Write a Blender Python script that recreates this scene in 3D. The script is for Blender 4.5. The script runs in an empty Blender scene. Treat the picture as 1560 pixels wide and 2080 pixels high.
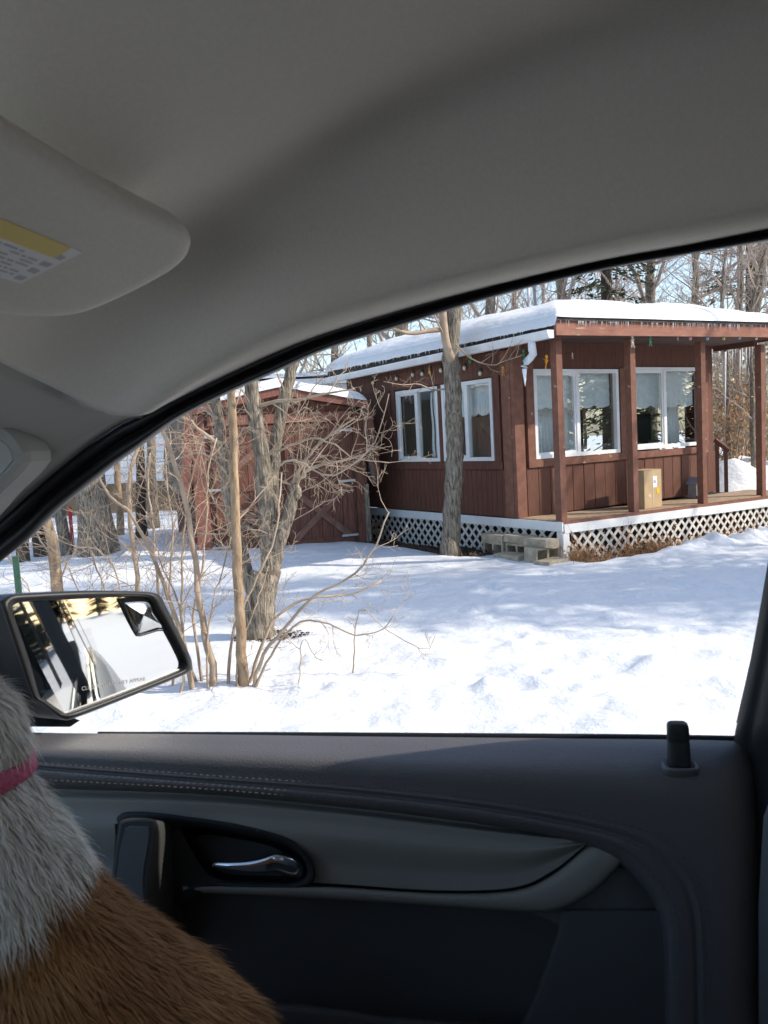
import bpy, math, random
from mathutils import Vector, Matrix, noise
V = Vector
R = math.radians
scene = bpy.context.scene
COL = scene.collection

# ------------------------------------------------------------------ camera
F, CX, CY = 1620.0, 780.0, 1040.0          # focal length and centre in pixels of the 1560x2080 photograph
HOR, SLOPE, EYE = 891.0, -0.055, 1.5       # where the horizon crosses the photograph, and the eye height
_p = V((0, HOR - CY, F)); _q = V((1000, HOR - CY + SLOPE * 1000, F))
_up = _q.cross(_p).normalized()
if _up.y > 0: _up = -_up
_fw = (V((0, 0, 1)) - _up * _up.z).normalized()
_rt = _fw.cross(_up)
if _rt.x < 0: _rt = -_rt
CAM = V((0, 0, EYE))
def cam2world(v): return V((_rt.dot(v), _fw.dot(v), _up.dot(v)))
def ray(x, y): return cam2world(V((x - CX, y - CY, F)))
cam_d = bpy.data.cameras.new('camera'); cam = bpy.data.objects.new('camera', cam_d); COL.objects.link(cam)
cam_d.sensor_fit = 'HORIZONTAL'; cam_d.sensor_width = 36; cam_d.lens = 36 * F / 1560
cam_d.clip_start = 0.02; cam_d.clip_end = 600
bx_, by_, bz_ = cam2world(V((1, 0, 0))), cam2world(V((0, -1, 0))), cam2world(V((0, 0, -1)))
cam.matrix_world = Matrix(((bx_.x, by_.x, bz_.x, 0), (bx_.y, by_.y, bz_.y, 0), (bx_.z, by_.z, bz_.z, EYE), (0, 0, 0, 1)))
cam_d.dof.use_dof = True; cam_d.dof.focus_distance = 8.5; cam_d.dof.aperture_fstop = 24
scene.camera = cam

# ------------------------------------------------------------------ sky, sun, exposure
SUN_AZ, SUN_EL = 97.0, 36.0                # clockwise from +Y
w = bpy.data.worlds.new('World'); scene.world = w; w.use_nodes = True
nt = w.node_tree
bg = nt.nodes['Background']; sky = nt.nodes.new('ShaderNodeTexSky')
sky.sky_type = 'NISHITA'; sky.sun_disc = False
sky.sun_elevation = R(SUN_EL); sky.sun_rotation = R(SUN_AZ); sky.air_density = 1.0; sky.dust_density = 1.2
nt.links.new(sky.outputs[0], bg.inputs[0]); bg.inputs[1].default_value = 0.15
sl = bpy.data.lights.new('sun', 'SUN'); sl.energy = 2.7; sl.angle = R(0.5); sl.color = (1.0, 0.91, 0.78)
sun = bpy.data.objects.new('sun', sl); COL.objects.link(sun)
SUN = V((math.sin(R(SUN_AZ)) * math.cos(R(SUN_EL)), math.cos(R(SUN_AZ)) * math.cos(R(SUN_EL)), math.sin(R(SUN_EL))))
sun.rotation_euler = SUN.to_track_quat('Z', 'Y').to_euler(); sun.location = SUN * 40
scene.view_settings.view_transform = 'Standard'; scene.view_settings.look = 'None'
scene.view_settings.gamma = 1; scene.view_settings.exposure = 0.95
scene.view_settings.use_curve_mapping = False
scene.render.engine = 'CYCLES'
cy = scene.cycles
cy.use_denoising = True; cy.max_bounces = 10; cy.diffuse_bounces = 6; cy.glossy_bounces = 4
cy.transparent_max_bounces = 16; cy.caustics_reflective = False; cy.caustics_refractive = False
try: cy.denoiser = 'OPENIMAGEDENOISE'
except Exception: pass

# ------------------------------------------------------------------ materials
MATS = {}
def mat(name, col, rough=0.7, var=0.0, scale=8.0, bump=0.0, bscale=None, metal=0.0, spec=0.3, stretch=(1, 1, 1),
        col2=None, detail=5.0, coat=0.0, streak=None, bdist=0.01):
    if name in MATS: return MATS[name]
    m = bpy.data.materials.new(name); m.use_nodes = True; n = m.node_tree; b = n.nodes['Principled BSDF']
    b.inputs['Roughness'].default_value = rough; b.inputs['Metallic'].default_value = metal
    b.inputs['Specular IOR Level'].default_value = spec; b.inputs['Coat Weight'].default_value = coat
    b.inputs['Base Color'].default_value = (*col, 1)
    tc = n.nodes.new('ShaderNodeTexCoord'); mp = n.nodes.new('ShaderNodeMapping')
    mp.inputs['Scale'].default_value = stretch; n.links.new(tc.outputs['Object'], mp.inputs[0])
    if var or col2:
        t = n.nodes.new('ShaderNodeTexNoise'); t.inputs['Scale'].default_value = scale; t.inputs['Detail'].default_value = detail
        n.links.new(mp.outputs[0], t.inputs['Vector'])
        r = n.nodes.new('ShaderNodeValToRGB')
        r.color_ramp.elements[0].position = 0.3; r.color_ramp.elements[1].position = 0.7
        a = [max(0, c * (1 - var)) for c in col]; z = col2 if col2 else [min(1, c * (1 + var)) for c in col]
        r.color_ramp.elements[0].color = (*a, 1); r.color_ramp.elements[1].color = (*z, 1)
        n.links.new(t.outputs[0], r.inputs[0])
        out = r.outputs[0]
        if streak:                                 # worn patches of a second colour: (colour, scale, threshold)
            t2 = n.nodes.new('ShaderNodeTexNoise'); t2.inputs['Scale'].default_value = streak[1]; t2.inputs['Detail'].default_value = 8
            n.links.new(mp.outputs[0], t2.inputs['Vector'])
            r2 = n.nodes.new('ShaderNodeValToRGB'); r2.color_ramp.elements[0].position = streak[2]; r2.color_ramp.elements[1].position = streak[2] + 0.06
            n.links.new(t2.outputs[0], r2.inputs[0])
            mx = n.nodes.new('ShaderNodeMix'); mx.data_type = 'RGBA'
            n.links.new(r2.outputs[0], mx.inputs[0]); n.links.new(out, mx.inputs[6]); mx.inputs[7].default_value = (*streak[0], 1)
            out = mx.outputs[2]
        n.links.new(out, b.inputs['Base Color'])
    if bump:
        t = n.nodes.new('ShaderNodeTexNoise'); t.inputs['Scale'].default_value = bscale or scale; t.inputs['Detail'].default_value = 6
        n.links.new(mp.outputs[0], t.inputs['Vector'])
        bp = n.nodes.new('ShaderNodeBump'); bp.inputs['Strength'].default_value = bump; bp.inputs['Distance'].default_value = bdist
        n.links.new(t.outputs[0], bp.inputs['Height']); n.links.new(bp.outputs[0], b.inputs['Normal'])
    MATS[name] = m; return m
def glass(name, tint, refl, rough=0.0):
    m = bpy.data.materials.new(name); m.use_nodes = True; n = m.node_tree
    n.nodes.remove(n.nodes['Principled BSDF']); o = n.nodes['Material Output']
    t = n.nodes.new('ShaderNodeBsdfTransparent'); t.inputs[0].default_value = (*tint, 1)
    g = n.nodes.new('ShaderNodeBsdfGlossy'); g.inputs['Roughness'].default_value = rough; g.inputs[0].default_value = (1, 1, 1, 1)
    fr = n.nodes.new('ShaderNodeFresnel'); fr.inputs[0].default_value = 1.45
    mu = n.nodes.new('ShaderNodeMath'); mu.operation = 'MULTIPLY'; mu.inputs[1].default_value = refl; mu.use_clamp = True
    mx = n.nodes.new('ShaderNodeMixShader')
    n.links.new(fr.outputs[0], mu.inputs[0]); n.links.new(mu.outputs[0], mx.inputs[0])
    n.links.new(t.outputs[0], mx.inputs[1]); n.links.new(g.outputs[0], mx.inputs[2]); n.links.new(mx.outputs[0], o.inputs[0])
    return m
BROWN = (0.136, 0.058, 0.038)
M_brown = mat('brown_paint', BROWN, 0.75, 0.22, 9, 0.35, 30, stretch=(4, 4, 0.6), streak=((0.30, 0.20, 0.15), 7, 0.72))
M_brown_worn = mat('brown_paint_worn', (0.195, 0.086, 0.057), 0.75, 0.2, 6, 0.3, 20, stretch=(2, 2, 2), streak=((0.42, 0.30, 0.20), 5, 0.67))
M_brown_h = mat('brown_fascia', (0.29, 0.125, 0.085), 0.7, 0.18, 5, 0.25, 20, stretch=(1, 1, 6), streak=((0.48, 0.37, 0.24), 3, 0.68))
M_shed = mat('shed_paint', (0.152, 0.064, 0.043), 0.8, 0.35, 9, 0.35, 30, stretch=(4, 4, 0.6), streak=((0.23, 0.15, 0.12), 6, 0.66))
M_shed_red = mat('shed_trim', (0.24, 0.10, 0.073), 0.8, 0.2, 9, 0.3, 30, stretch=(3, 3, 1))
M_shingle = mat('tan_shingle', (0.21, 0.165, 0.125), 0.9, 0.3, 12, 0.6, 60)
M_white = mat('white_vinyl', (0.78, 0.78, 0.76), 0.45, 0.05, 6)
M_gutter = mat('white_gutter', (0.74, 0.75, 0.76), 0.4, 0.08, 5, streak=((0.45, 0.43, 0.4), 4, 0.7))
M_lattice = mat('white_lattice', (0.66, 0.62, 0.56), 0.7, 0.12, 10, 0.2, 40)
M_deck = mat('deck_wood', (0.36, 0.26, 0.17), 0.8, 0.25, 10, 0.4, 40, stretch=(1, 1, 1))
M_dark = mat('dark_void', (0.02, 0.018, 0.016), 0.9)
M_roofedge = mat('roof_edge', (0.075, 0.06, 0.05), 0.9, 0.35, 30, 0.5, 80)
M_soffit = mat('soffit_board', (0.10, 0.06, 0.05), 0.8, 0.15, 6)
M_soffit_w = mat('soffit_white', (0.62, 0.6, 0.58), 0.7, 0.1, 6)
M_ice = mat('ice', (0.93, 0.95, 0.96), 0.25, 0.03, 20, spec=0.6); MATS['ice'].node_tree.nodes['Principled BSDF'].inputs['Transmission Weight'].default_value = 0.0
M_room = mat('room_wall', (0.7, 0.7, 0.68), 0.8, 0.06, 4)
M_curtain = mat('curtain', (0.82, 0.83, 0.84), 0.85, 0.05, 20)
MATS['curtain'].node_tree.nodes['Principled BSDF'].inputs['Subsurface Weight'].default_value = 0.0
M_tv = mat('dark_screen', (0.02, 0.02, 0.022), 0.35)
M_pane = glass('window_glass', (0.93, 0.96, 0.95), 0.2)
M_carton = mat('cardboard', (0.46, 0.33, 0.19), 0.85, 0.07, 7)
M_concrete = mat('concrete', (0.40, 0.335, 0.245), 0.92, 0.25, 14, 0.6, 70)
M_bark = mat('grey_bark', (0.15, 0.12, 0.09), 0.95, 0.45, 13, 1.0, 18, stretch=(4, 4, 0.6), col2=(0.46, 0.39, 0.30), bdist=0.05)
M_bark_t = mat('tan_bark', (0.30, 0.20, 0.12), 0.9, 0.3, 20, 0.5, 40, stretch=(2, 2, 0.6), col2=(0.42, 0.30, 0.19))
M_bark_d = mat('dark_bark', (0.10, 0.078, 0.058), 0.95, 0.4, 16, 1.0, 22, stretch=(3, 3, 0.55), bdist=0.03)
M_twig = mat('twig', (0.36, 0.265, 0.185), 0.9, 0.25, 6, col2=(0.50, 0.38, 0.27))
M_twig_r = mat('reddish_twig', (0.37, 0.285, 0.205), 0.9, 0.25, 6, col2=(0.52, 0.41, 0.30))
M_twig_far = mat('far_twig', (0.42, 0.345, 0.29), 0.95, 0.2, 2, col2=(0.55, 0.46, 0.40))  # paler than the near twigs: distance haze put into the colour
M_needle = mat('needles', (0.045, 0.065, 0.035), 0.85, 0.4, 3, col2=(0.085, 0.105, 0.05))
M_leaf = mat('dry_leaf', (0.36, 0.16, 0.06), 0.85, 0.35, 12, col2=(0.46, 0.27, 0.12))
M_weed = mat('dry_weed', (0.27, 0.16, 0.08), 0.9, 0.4, 5, col2=(0.52, 0.27, 0.12))
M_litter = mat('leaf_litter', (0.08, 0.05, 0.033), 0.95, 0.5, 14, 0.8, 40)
M_siding = mat('white_siding', (0.74, 0.75, 0.77), 0.6, 0.04, 3)
M_headliner = mat('headliner_cloth', (0.72, 0.685, 0.62), 0.95, 0.035, 260, 0.22, 420, spec=0.1, bdist=0.002)
M_visor = mat('visor_cloth', (0.74, 0.71, 0.64), 0.95, 0.035, 260, 0.22, 420, spec=0.1, bdist=0.002)
M_trim = mat('pillar_plastic', (0.42, 0.42, 0.395), 0.75, 0.05, 3, 0.15, 700, spec=0.2)
M_trim_d = mat('dark_plastic', (0.03, 0.031, 0.032), 0.55, 0.1, 5, 0.15, 500)
M_rubber = mat('black_rubber', (0.018, 0.018, 0.02), 0.42, 0.1, 6, spec=0.45)
M_pad = mat('door_pad_vinyl', (0.100, 0.095, 0.099), 0.6, 0.08, 3, 0.5, 420, spec=1.0, bdist=0.002)
M_insert = mat('door_insert', (0.30, 0.288, 0.255), 0.7, 0.05, 4, 0.3, 420, spec=0.25, bdist=0.002)
M_bezel = mat('handle_bezel', (0.035, 0.037, 0.038), 0.6, 0.05, 4, spec=0.25)
M_bowl = mat('handle_bowl', (0.008, 0.009, 0.011), 0.5, spec=0.25)
M_lower = mat('door_lower', (0.095, 0.094, 0.092), 0.7, 0.08, 4, 0.3, 400, bdist=0.002)
M_lower2 = mat('door_lower_panel', (0.10, 0.10, 0.10), 0.7, 0.08, 4, 0.3, 400, bdist=0.002)
M_chrome = mat('chrome', (0.82, 0.85, 0.9), 0.08, metal=1.0)
M_thread = mat('stitch_thread', (0.13, 0.13, 0.135), 0.8)
M_mirror = mat('mirror_silver', (0.60, 0.615, 0.62), 0.02, metal=1.0)
M_house_b = mat('mirror_housing', (0.014, 0.014, 0.015), 0.45, 0.1, 8, spec=0.4)
M_paint = mat('silver_paint', (0.33, 0.335, 0.33), 0.4, 0.05, 2, metal=0.1, coat=0.35)
M_seat = mat('seat_cloth', (0.085, 0.087, 0.088), 0.95, 0.08, 5, 0.2, 600)
M_clear = glass('car_glass', (0.985, 0.99, 0.985), 0.6)
M_tint = glass('dark_car_glass', (0.10, 0.10, 0.105), 0.9)
M_far = glass('driver_glass', (0.9, 0.92, 0.9), 0.6)
M_cabin = mat('cabin_trim', (0.22, 0.21, 0.195), 0.8, 0.05, 3)
M_paper = mat('label_paper', (0.86, 0.86, 0.84), 0.7)
M_yellow = mat('label_yellow', (0.85, 0.68, 0.25), 0.7)
M_ink = mat('label_ink', (0.52, 0.52, 0.55), 0.8)
M_collar = mat('pink_collar', (0.62, 0.13, 0.22), 0.7, 0.1, 40, 0.4, 200)
M_green = mat('green_plastic', (0.05, 0.28, 0.12), 0.5)
M_orange = mat('orange_plastic', (0.75, 0.33, 0.04), 0.5)
M_cream = mat('cream_plastic', (0.75, 0.68, 0.58), 0.5)
M_pink = mat('pink_plastic', (0.7, 0.35, 0.38), 0.4)
M_blue = mat('blue_plastic', (0.25, 0.5, 0.62), 0.4)
M_lime = mat('lime_plastic', (0.55, 0.6, 0.22), 0.4)
M_post = mat('green_post_paint', (0.05, 0.115, 0.07), 0.6, 0.3, 20)
M_red = mat('red_paint', (0.5, 0.05, 0.06), 0.6)
M_metalgrey = mat('grey_metal', (0.24, 0.25, 0.27), 0.5, 0.15, 10)
M_galv = mat('galvanised', (0.45, 0.47, 0.48), 0.45, 0.1, 8, metal=0.6)
# snow
def snow_mat(name, grit=False):
    m = mat(name, (0.76, 0.77, 0.78), 0.75, 0.0, spec=0.25); n = m.node_tree; b = n.nodes['Principled BSDF']
    tc = n.nodes.new('ShaderNodeTexCoord')
    a = n.nodes.new('ShaderNodeTexNoise'); a.inputs['Scale'].default_value = 7; a.inputs['Detail'].default_value = 9; a.inputs['Roughness'].default_value = 0.62
    n.links.new(tc.outputs['Object'], a.inputs['Vector'])
    bp = n.nodes.new('ShaderNodeBump'); bp.inputs['Strength'].default_value = 0.6; bp.inputs['Distance'].default_value = 0.05
    n.links.new(a.outputs[0], bp.inputs['Height']); n.links.new(bp.outputs[0], b.inputs['Normal'])
    if grit:
        g = n.nodes.new('ShaderNodeTexNoise'); g.inputs['Scale'].default_value = 30; g.inputs['Detail'].default_value = 6
        n.links.new(tc.outputs['Object'], g.inputs['Vector'])
        r = n.nodes.new('ShaderNodeValToRGB'); r.color_ramp.elements[0].position = 0.6; r.color_ramp.elements[1].position = 0.72
        r.color_ramp.elements[0].color = (0.64, 0.65, 0.66, 1); r.color_ramp.elements[1].color = (0.26, 0.255, 0.25, 1)
        n.links.new(g.outputs[0], r.inputs[0]); n.links.new(r.outputs[0], b.inputs['Base Color'])
    return m
M_snow = snow_mat('snow'); M_road = snow_mat('packed_snow', True)

# ------------------------------------------------------------------ mesh helpers
class MB:
    def __init__(s): s.v = []; s.f = []; s.smooth = []; s.mi = []; s.m = 0; s.cols = None
    def add(s, vs, fs, smooth=False):
        o = len(s.v); s.v.extend(tuple(x) for x in vs)
        for f in fs: s.f.append(tuple(i + o for i in f)); s.smooth.append(smooth); s.mi.append(s.m)
        return o
    def box(s, c, ax, half):                       # centre, three unit axes, half sizes
        c = V(c); a, b, d = (V(ax[i]) * half[i] for i in range(3))
        vs = [c + a * i + b * j + d * k for i in (-1, 1) for j in (-1, 1) for k in (-1, 1)]
        s.add(vs, [(0, 1, 3, 2), (4, 6, 7, 5), (0, 4, 5, 1), (2, 3, 7, 6), (0, 2, 6, 4), (1, 5, 7, 3)])
    def tube(s, pts, rad, n=6, cap=True, smooth=True, squash=None):
        pts = [V(p) for p in pts]; k = len(pts)
        if not hasattr(rad, '__len__'): rad = [rad] * k
        vs = []; ref = V((0.31, 0.17, 0.93))
        for i, p in enumerate(pts):
            t = (pts[min(i + 1, k - 1)] - pts[max(i - 1, 0)])
            if t.length < 1e-9: t = V((0, 0, 1))
            t.normalize()
            if abs(t.dot(ref)) > 0.97: ref = V((1, 0.2, 0.1)).normalized()
            u = t.cross(ref).normalized(); q = t.cross(u)
            ref = -(q.cross(t)).cross(t) if False else ref
            for j in range(n):
                a = 2 * math.pi * j / n
                vs.append(p + (u * math.cos(a) + q * math.sin(a)) * rad[i])
        fs = [(i * n + j, i * n + (j + 1) % n, (i + 1) * n + (j + 1) % n, (i + 1) * n + j) for i in range(k - 1) for j in range(n)]
        if cap: fs += [tuple(range(n - 1, -1, -1)), tuple((k - 1) * n + j for j in range(n))]
        s.add(vs, fs, smooth)
    def grid(s, rows, smooth=True, skip=None, thick=None):
        nr, nc = len(rows), len(rows[0])
        vs = [p for r in rows for p in r]
        fs = []
        for i in range(nr - 1):
            for j in range(nc - 1):
                if skip and skip(i, j): continue
                fs.append((i * nc + j, i * nc + j + 1, (i + 1) * nc + j + 1, (i + 1) * nc + j))
        s.add(vs, fs, smooth)
    def prism(s, out, vec, inset=0.0, rise=0.0, smooth=False):   # outline front, extruded by vec; optional chamfer at the front
        out = [V(p) for p in out]; vec = V(vec); n = len(out)
        c = sum(out, V()) / n; d = vec.normalized()
        rings = []
        if inset:
            rings.append([p + (c - p).normalized() * inset for p in out])
            rings.append([p + (c - p).normalized() * inset * 0.3 + d * rise * 0.3 for p in out])
            rings.append([p + d * rise for p in out])
        else: rings.append(out)
        rings.append([p + vec for p in out])
        vs = [p for r in rings for p in r]; fs = [tuple(range(n))]
        for k in range(len(rings) - 1):
            for j in range(n): fs.append((k * n + j, k * n + (j + 1) % n, (k + 1) * n + (j + 1) % n, (k + 1) * n + j))
        fs.append(tuple(len(vs) - 1 - j for j in range(n)))
        s.add(vs, fs, smooth)
    def ball(s, c, rad, n=8, m=6, ax=None):
        c = V(c); rx = rad if hasattr(rad, '__len__') else (rad,) * 3
        ax = ax or (V((1, 0, 0)), V((0, 1, 0)), V((0, 0, 1)))
        vs = []
        for i in range(1, m):
            t = math.pi * i / m
            for j in range(n):
                a = 2 * math.pi * j / n
                vs.append(c + V(ax[0]) * rx[0] * math.sin(t) * math.cos(a) + V(ax[1]) * rx[1] * math.sin(t) * math.sin(a) + V(ax[2]) * rx[2] * math.cos(t))
        vs += [c + V(ax[2]) * rx[2], c - V(ax[2]) * rx[2]]
        fs = [(i * n + j, (i + 1) * n + j, (i + 1) * n + (j + 1) % n, i * n + (j + 1) % n) for i in range(m - 2) for j in range(n)]
        fs += [(len(vs) - 2, j, (j + 1) % n) for j in range(n)] + [(len(vs) - 1, (m - 2) * n + (j + 1) % n, (m - 2) * n + j) for j in range(n)]
        s.add(vs, fs, True)
    def mesh(s, name, mats, origin=V()):
        me = bpy.data.meshes.new(name)
        me.from_pydata([(x[0] - origin.x, x[1] - origin.y, x[2] - origin.z) for x in s.v], [], s.f)
        me.polygons.foreach_set('use_smooth', s.smooth)
        if not isinstance(mats, (list, tuple)): mats = [mats]
        for m in mats: me.materials.append(m)
        if len(mats) > 1: me.polygons.foreach_set('material_index', s.mi)
        me.update(); return me
    def build(s, name, mats, parent=None, **kw):
        o = bpy.data.objects.new(name, s.mesh(name, mats, origin_of(parent) if parent else V()))
        COL.objects.link(o)
        if parent: o.parent = parent
        for k, v in kw.items(): o[k] = v
        return o
def origin_of(o):
    t = V()
    while o: t = t + o.location; o = o.parent
    return t
def thing(name, loc, label, cat, group=None):
    o = bpy.data.objects.new(name, None); COL.objects.link(o); o.location = loc; o.empty_display_size = 0.1
    o['label'] = label; o['category'] = cat
    if group: o['group'] = group
    return o
def tag(o, label, cat, group=None):
    o['label'] = label; o['category'] = cat
    if group: o['group'] = group
    return o
def copy_thing(o, loc, rotz=0, sc=1.0, label=None):
    c = o.copy(); COL.objects.link(c); c.location = loc; c.rotation_euler = (0, 0, rotz); c.scale = (sc, sc, sc)
    if label: c['label'] = label
    for ch in o.children:
        k = ch.copy(); COL.objects.link(k); k.parent = c
        for g in ch.children:
            q = g.copy(); COL.objects.link(q); q.parent = k
    return c
def piece(name, mesh, loc, parent, rot=None):      # a part that shares its mesh with its like
    o = bpy.data.objects.new(name, mesh); COL.objects.link(o); o.parent = parent; o.location = V(loc) - origin_of(parent)
    if rot: o.rotation_euler = rot
    return o
def spline(pts, n):                                # Catmull-Rom through pts, n samples evenly spaced by length
    pts = [V(p) for p in pts]
    if len(pts) == 2: return [pts[0].lerp(pts[1], i / (n - 1)) for i in range(n)]
    P = [pts[0] * 2 - pts[1]] + pts + [pts[-1] * 2 - pts[-2]]; fine = []
    for i in range(1, len(P) - 2):
        for k in range(12):
            t = k / 12; a, b, c, d = P[i - 1], P[i], P[i + 1], P[i + 2]
            fine.append(0.5 * ((2 * b) + (c - a) * t + (2 * a - 5 * b + 4 * c - d) * t * t + (3 * b - a - 3 * c + d) * t ** 3))
    fine.append(pts[-1])
    L = [0]
    for i in range(1, len(fine)): L.append(L[-1] + (fine[i] - fine[i - 1]).length)
    out = []; j = 0
    for i in range(n):
        s = L[-1] * i / (n - 1)
        while j < len(L) - 2 and L[j + 1] < s: j += 1
        d = L[j + 1] - L[j]
        out.append(fine[j].lerp(fine[j + 1], 0 if d < 1e-12 else (s - L[j]) / d))
    return out
def densify(rows, k):                              # Catmull-Rom between rows
    n = len(rows[0]); cols = [spline_u([r[j] for r in rows], k) for j in range(n)]
    return [[cols[j][i] for j in range(n)] for i in range(len(cols[0]))]
def spline_u(pts, k):
    pts = [V(p) for p in pts]; P = [pts[0] * 2 - pts[1]] + pts + [pts[-1] * 2 - pts[-2]]; out = []
    for i in range(1, len(P) - 2):
        for q in range(k):
            t = q / k; a, b, c, d = P[i - 1], P[i], P[i + 1], P[i + 2]
            out.append(0.5 * ((2 * b) + (c - a) * t + (2 * a - 5 * b + 4 * c - d) * t * t + (3 * b - a - 3 * c + d) * t ** 3))
    out.append(pts[-1]); return out
def ony(x, y, Y): d = ray(x, y); return CAM + d * (Y / d.y)
def onz(x, y, z): d = ray(x, y); return CAM + d * ((z - EYE) / d.z)
def onplane(x, y, P, N): d = ray(x, y); return CAM + d * ((P - CAM).dot(N) / d.dot(N))
UP = V((0, 0, 1))

# ------------------------------------------------------------------ house frame, ground
HP = V((2.072, 9.255, 0)); D2 = V((math.cos(R(33)), math.sin(R(33)), 0)); D1 = V((-D2.y, D2.x, 0))
def H(u, v, z): return HP + D2 * u + D1 * v + UP * z
HAX = (D2, D1, UP)
def house_uv(x, y): d = V((x, y, 0)) - HP; return d.dot(D2), d.dot(D1)
CF = V((-math.cos(R(10.5)), math.sin(R(10.5)), 0)); CR = V((math.sin(R(10.5)), math.cos(R(10.5)), 0))   # the car: forward, right
def sstep(a, b, x): t = max(0, min(1, (x - a) / (b - a))); return t * t * (3 - 2 * t)
random.seed(4)
PRINTS = []
for (px, py) in ((975, 1185), (990, 1196), (1005, 1200), (1020, 1215), (1045, 1290), (1075, 1308), (1090, 1312), (1040, 1398), (1062, 1404), (1095, 1378), (1030, 1410),
                 (985, 1240), (1000, 1255), (700, 1420), (640, 1400), (1210, 1430)):
    g = onz(px, py, 0); PRINTS.append((g.x, g.y, random.uniform(0.05, 0.085)))
def gz(x, y):
    p = V((x, y, 0)); r = p.dot(CR)
    und = 0.05 * noise.fractal(p * 0.35, 1.0, 2.0, 3)
    z = und + 0.022 * noise.fractal(p * 2.2 + V((3, 1, 0)), 1.0, 2.0, 4)
    near = sstep(6.4, 4.6, y) * sstep(1.9, 2.6, r)
    z += near * (0.045 * noise.fractal(p * 2.2, 1.0, 2.1, 4) + 0.014 * abs(noise.noise(p * 6)))
    lump = sstep(0.32, 0.62, noise.noise(p * V((1.6, 3.2, 1)) + V((7, 2, 0)))) * near
    z += 0.05 * lump
    bank = math.exp(-((r - 2.6) / 0.55) ** 2)
    z += bank * (0.07 + 0.06 * noise.fractal(p * 3.5, 1.0, 2.0, 4))
    u, v = house_uv(x, y)
    if v < 0.6 and u > -1:
        b = math.exp(-((v + 0.74 + 0.10 * noise.noise(p * 1.3)) / 0.22) ** 2) * sstep(0.3, 1.6, u)
        z += b * (0.11 + 0.12 * noise.fractal(p * 3.4 + V((5, 5, 0)), 1.0, 2.0, 4))
        z -= 0.14 * sstep(-0.62, -0.36, v) * sstep(-0.2, 0.6, u)
    if u < 0.3 and v > 0.8: z -= 0.10 * sstep(-0.85, -0.35, u) * sstep(0.8, 1.4, v) * sstep(5.2, 4.5, v)
    z += 0.16 * math.exp(-(((x + 3.3) / 1.2) ** 2 + ((y - 12.6) / 1.3) ** 2))
    z += 0.10 * math.exp(-(((x + 3.5) / 2.2) ** 2 + ((y - 11.2) / 0.9) ** 2))
    z += 0.72 * math.exp(-(((x - 7.1) / 1.3) ** 2 + ((y - 15.6) / 1.2) ** 2)) * (1 + 0.3 * noise.noise(p * 1.5)) + 0.5 * math.exp(-(((x - 8.6) / 1.2) ** 2 + ((y - 17.5) / 1.4) ** 2)) + 0.72 * math.exp(-(((x - 6.15) / 0.8) ** 2 + ((y - 14.1) / 0.8) ** 2)) * (1 + 0.25 * noise.noise(p * 2.5))
    for (fx, fy, a) in PRINTS:
        d = math.hypot(x - fx, (y - fy))
        if d < 0.4: z += -0.03 * math.exp(-(d / a) ** 2) + 0.012 * math.exp(-(((d - a * 1.9) / 0.06) ** 2))
    if r < 1.9: z *= sstep(1.4, 1.9, r) if r > -3.2 else sstep(-3.2, -3.7, r)
    return z
def axis(a, b, fine, lo, hi):
    out = []; x = a
    while x < b:
        out.append(x)
        d = 0 if lo <= x <= hi else min(abs(x - lo), abs(x - hi))
        x += fine + 0.09 * d
    return out + [b]
xs = axis(-90, 90, 0.045, -5, 6.5); ys = axis(-60, 140, 0.04, 3.3, 10.5)
g = MB(); g.grid([[(x, y, gz(x, y)) for x in xs] for y in ys]); g.f = [tuple(f) for f in g.f]
ground = g.build('snow_ground', M_snow, kind='structure')
# the packed road the car stands on
g = MB(); rows = []
for i in range(60):
    fpos = -45 + i * 1.5
    rows.append([CF * fpos + CR * rr + UP * (0.006 + 0.012 * noise.noise(V((fpos * 0.7, rr * 5, 3)))) for rr in [-3.0 + 0.28 * k for k in range(16)]])
g.grid(rows); road = g.build('snowy_road', M_road, kind='structure')
def hit_ground(x, y): p = onz(x, y, 0); return V((p.x, p.y, gz(p.x, p.y)))

# ================================================================== THE CABIN
cabin = thing('cabin', H(2.0, 2.4, 0), 'low brown cabin with a snowy roof, open front porch and white lattice skirting', 'cabin')
def hbox(mb, u0, u1, v0, v1, z0, z1): mb.box(H((u0 + u1) / 2, (v0 + v1) / 2, (z0 + z1) / 2), HAX, (abs(u1 - u0) / 2, abs(v1 - v0) / 2, abs(z1 - z0) / 2))
def hpart(name, mats, boxes, parent=cabin, **kw):
    m = MB()
    for b in boxes: hbox(m, *b)
    return m.build(name, mats, parent, **kw)
WV = 0.745; WR = 4.05; WB = 4.75
SAG = 0.014
# front wall: planks below, panels above and between
wall_f = hpart('front_wall', M_brown, [(0.16, WR, WV + 0.03, WV + 0.12, 0.42, 1.03), (0.13, 0.33, WV + 0.03, WV + 0.12, 1.03, 2.66),
    (1.92, 2.05, WV + 0.01, WV + 0.12, 1.03, 2.27), (3.74, WR - 0.002, WV + 0.03, WV + 0.12, 1.03, 2.66), (0.33, 3.74, WV + 0.02, WV + 0.12, 2.27, 2.66)])
pl = MB(); hw = 0.0985
pl.prism([D2 * x - D1 * 0 + UP * z for x, z in ((-hw, 0), (hw, 0), (hw, 0.61), (-hw, 0.61))], D1 * 0.03, 0.006, 0.006)
PLANK = pl.mesh('plank', M_brown)
rp = random.Random(3)
for k in range(19):
    piece('plank', PLANK, H(0.17 + 0.102 + 0.204 * k, WV + rp.uniform(-0.003, 0.003), 0.425), wall_f)
hpart('corner_board', M_brown_worn, [(-0.022, 0.135, WV - 0.03, WV + 0.03, 0.42, 2.66), (-0.03, 0.02, WV + 0.03, WV + 0.19, 0.425, 2.5)])
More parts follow.
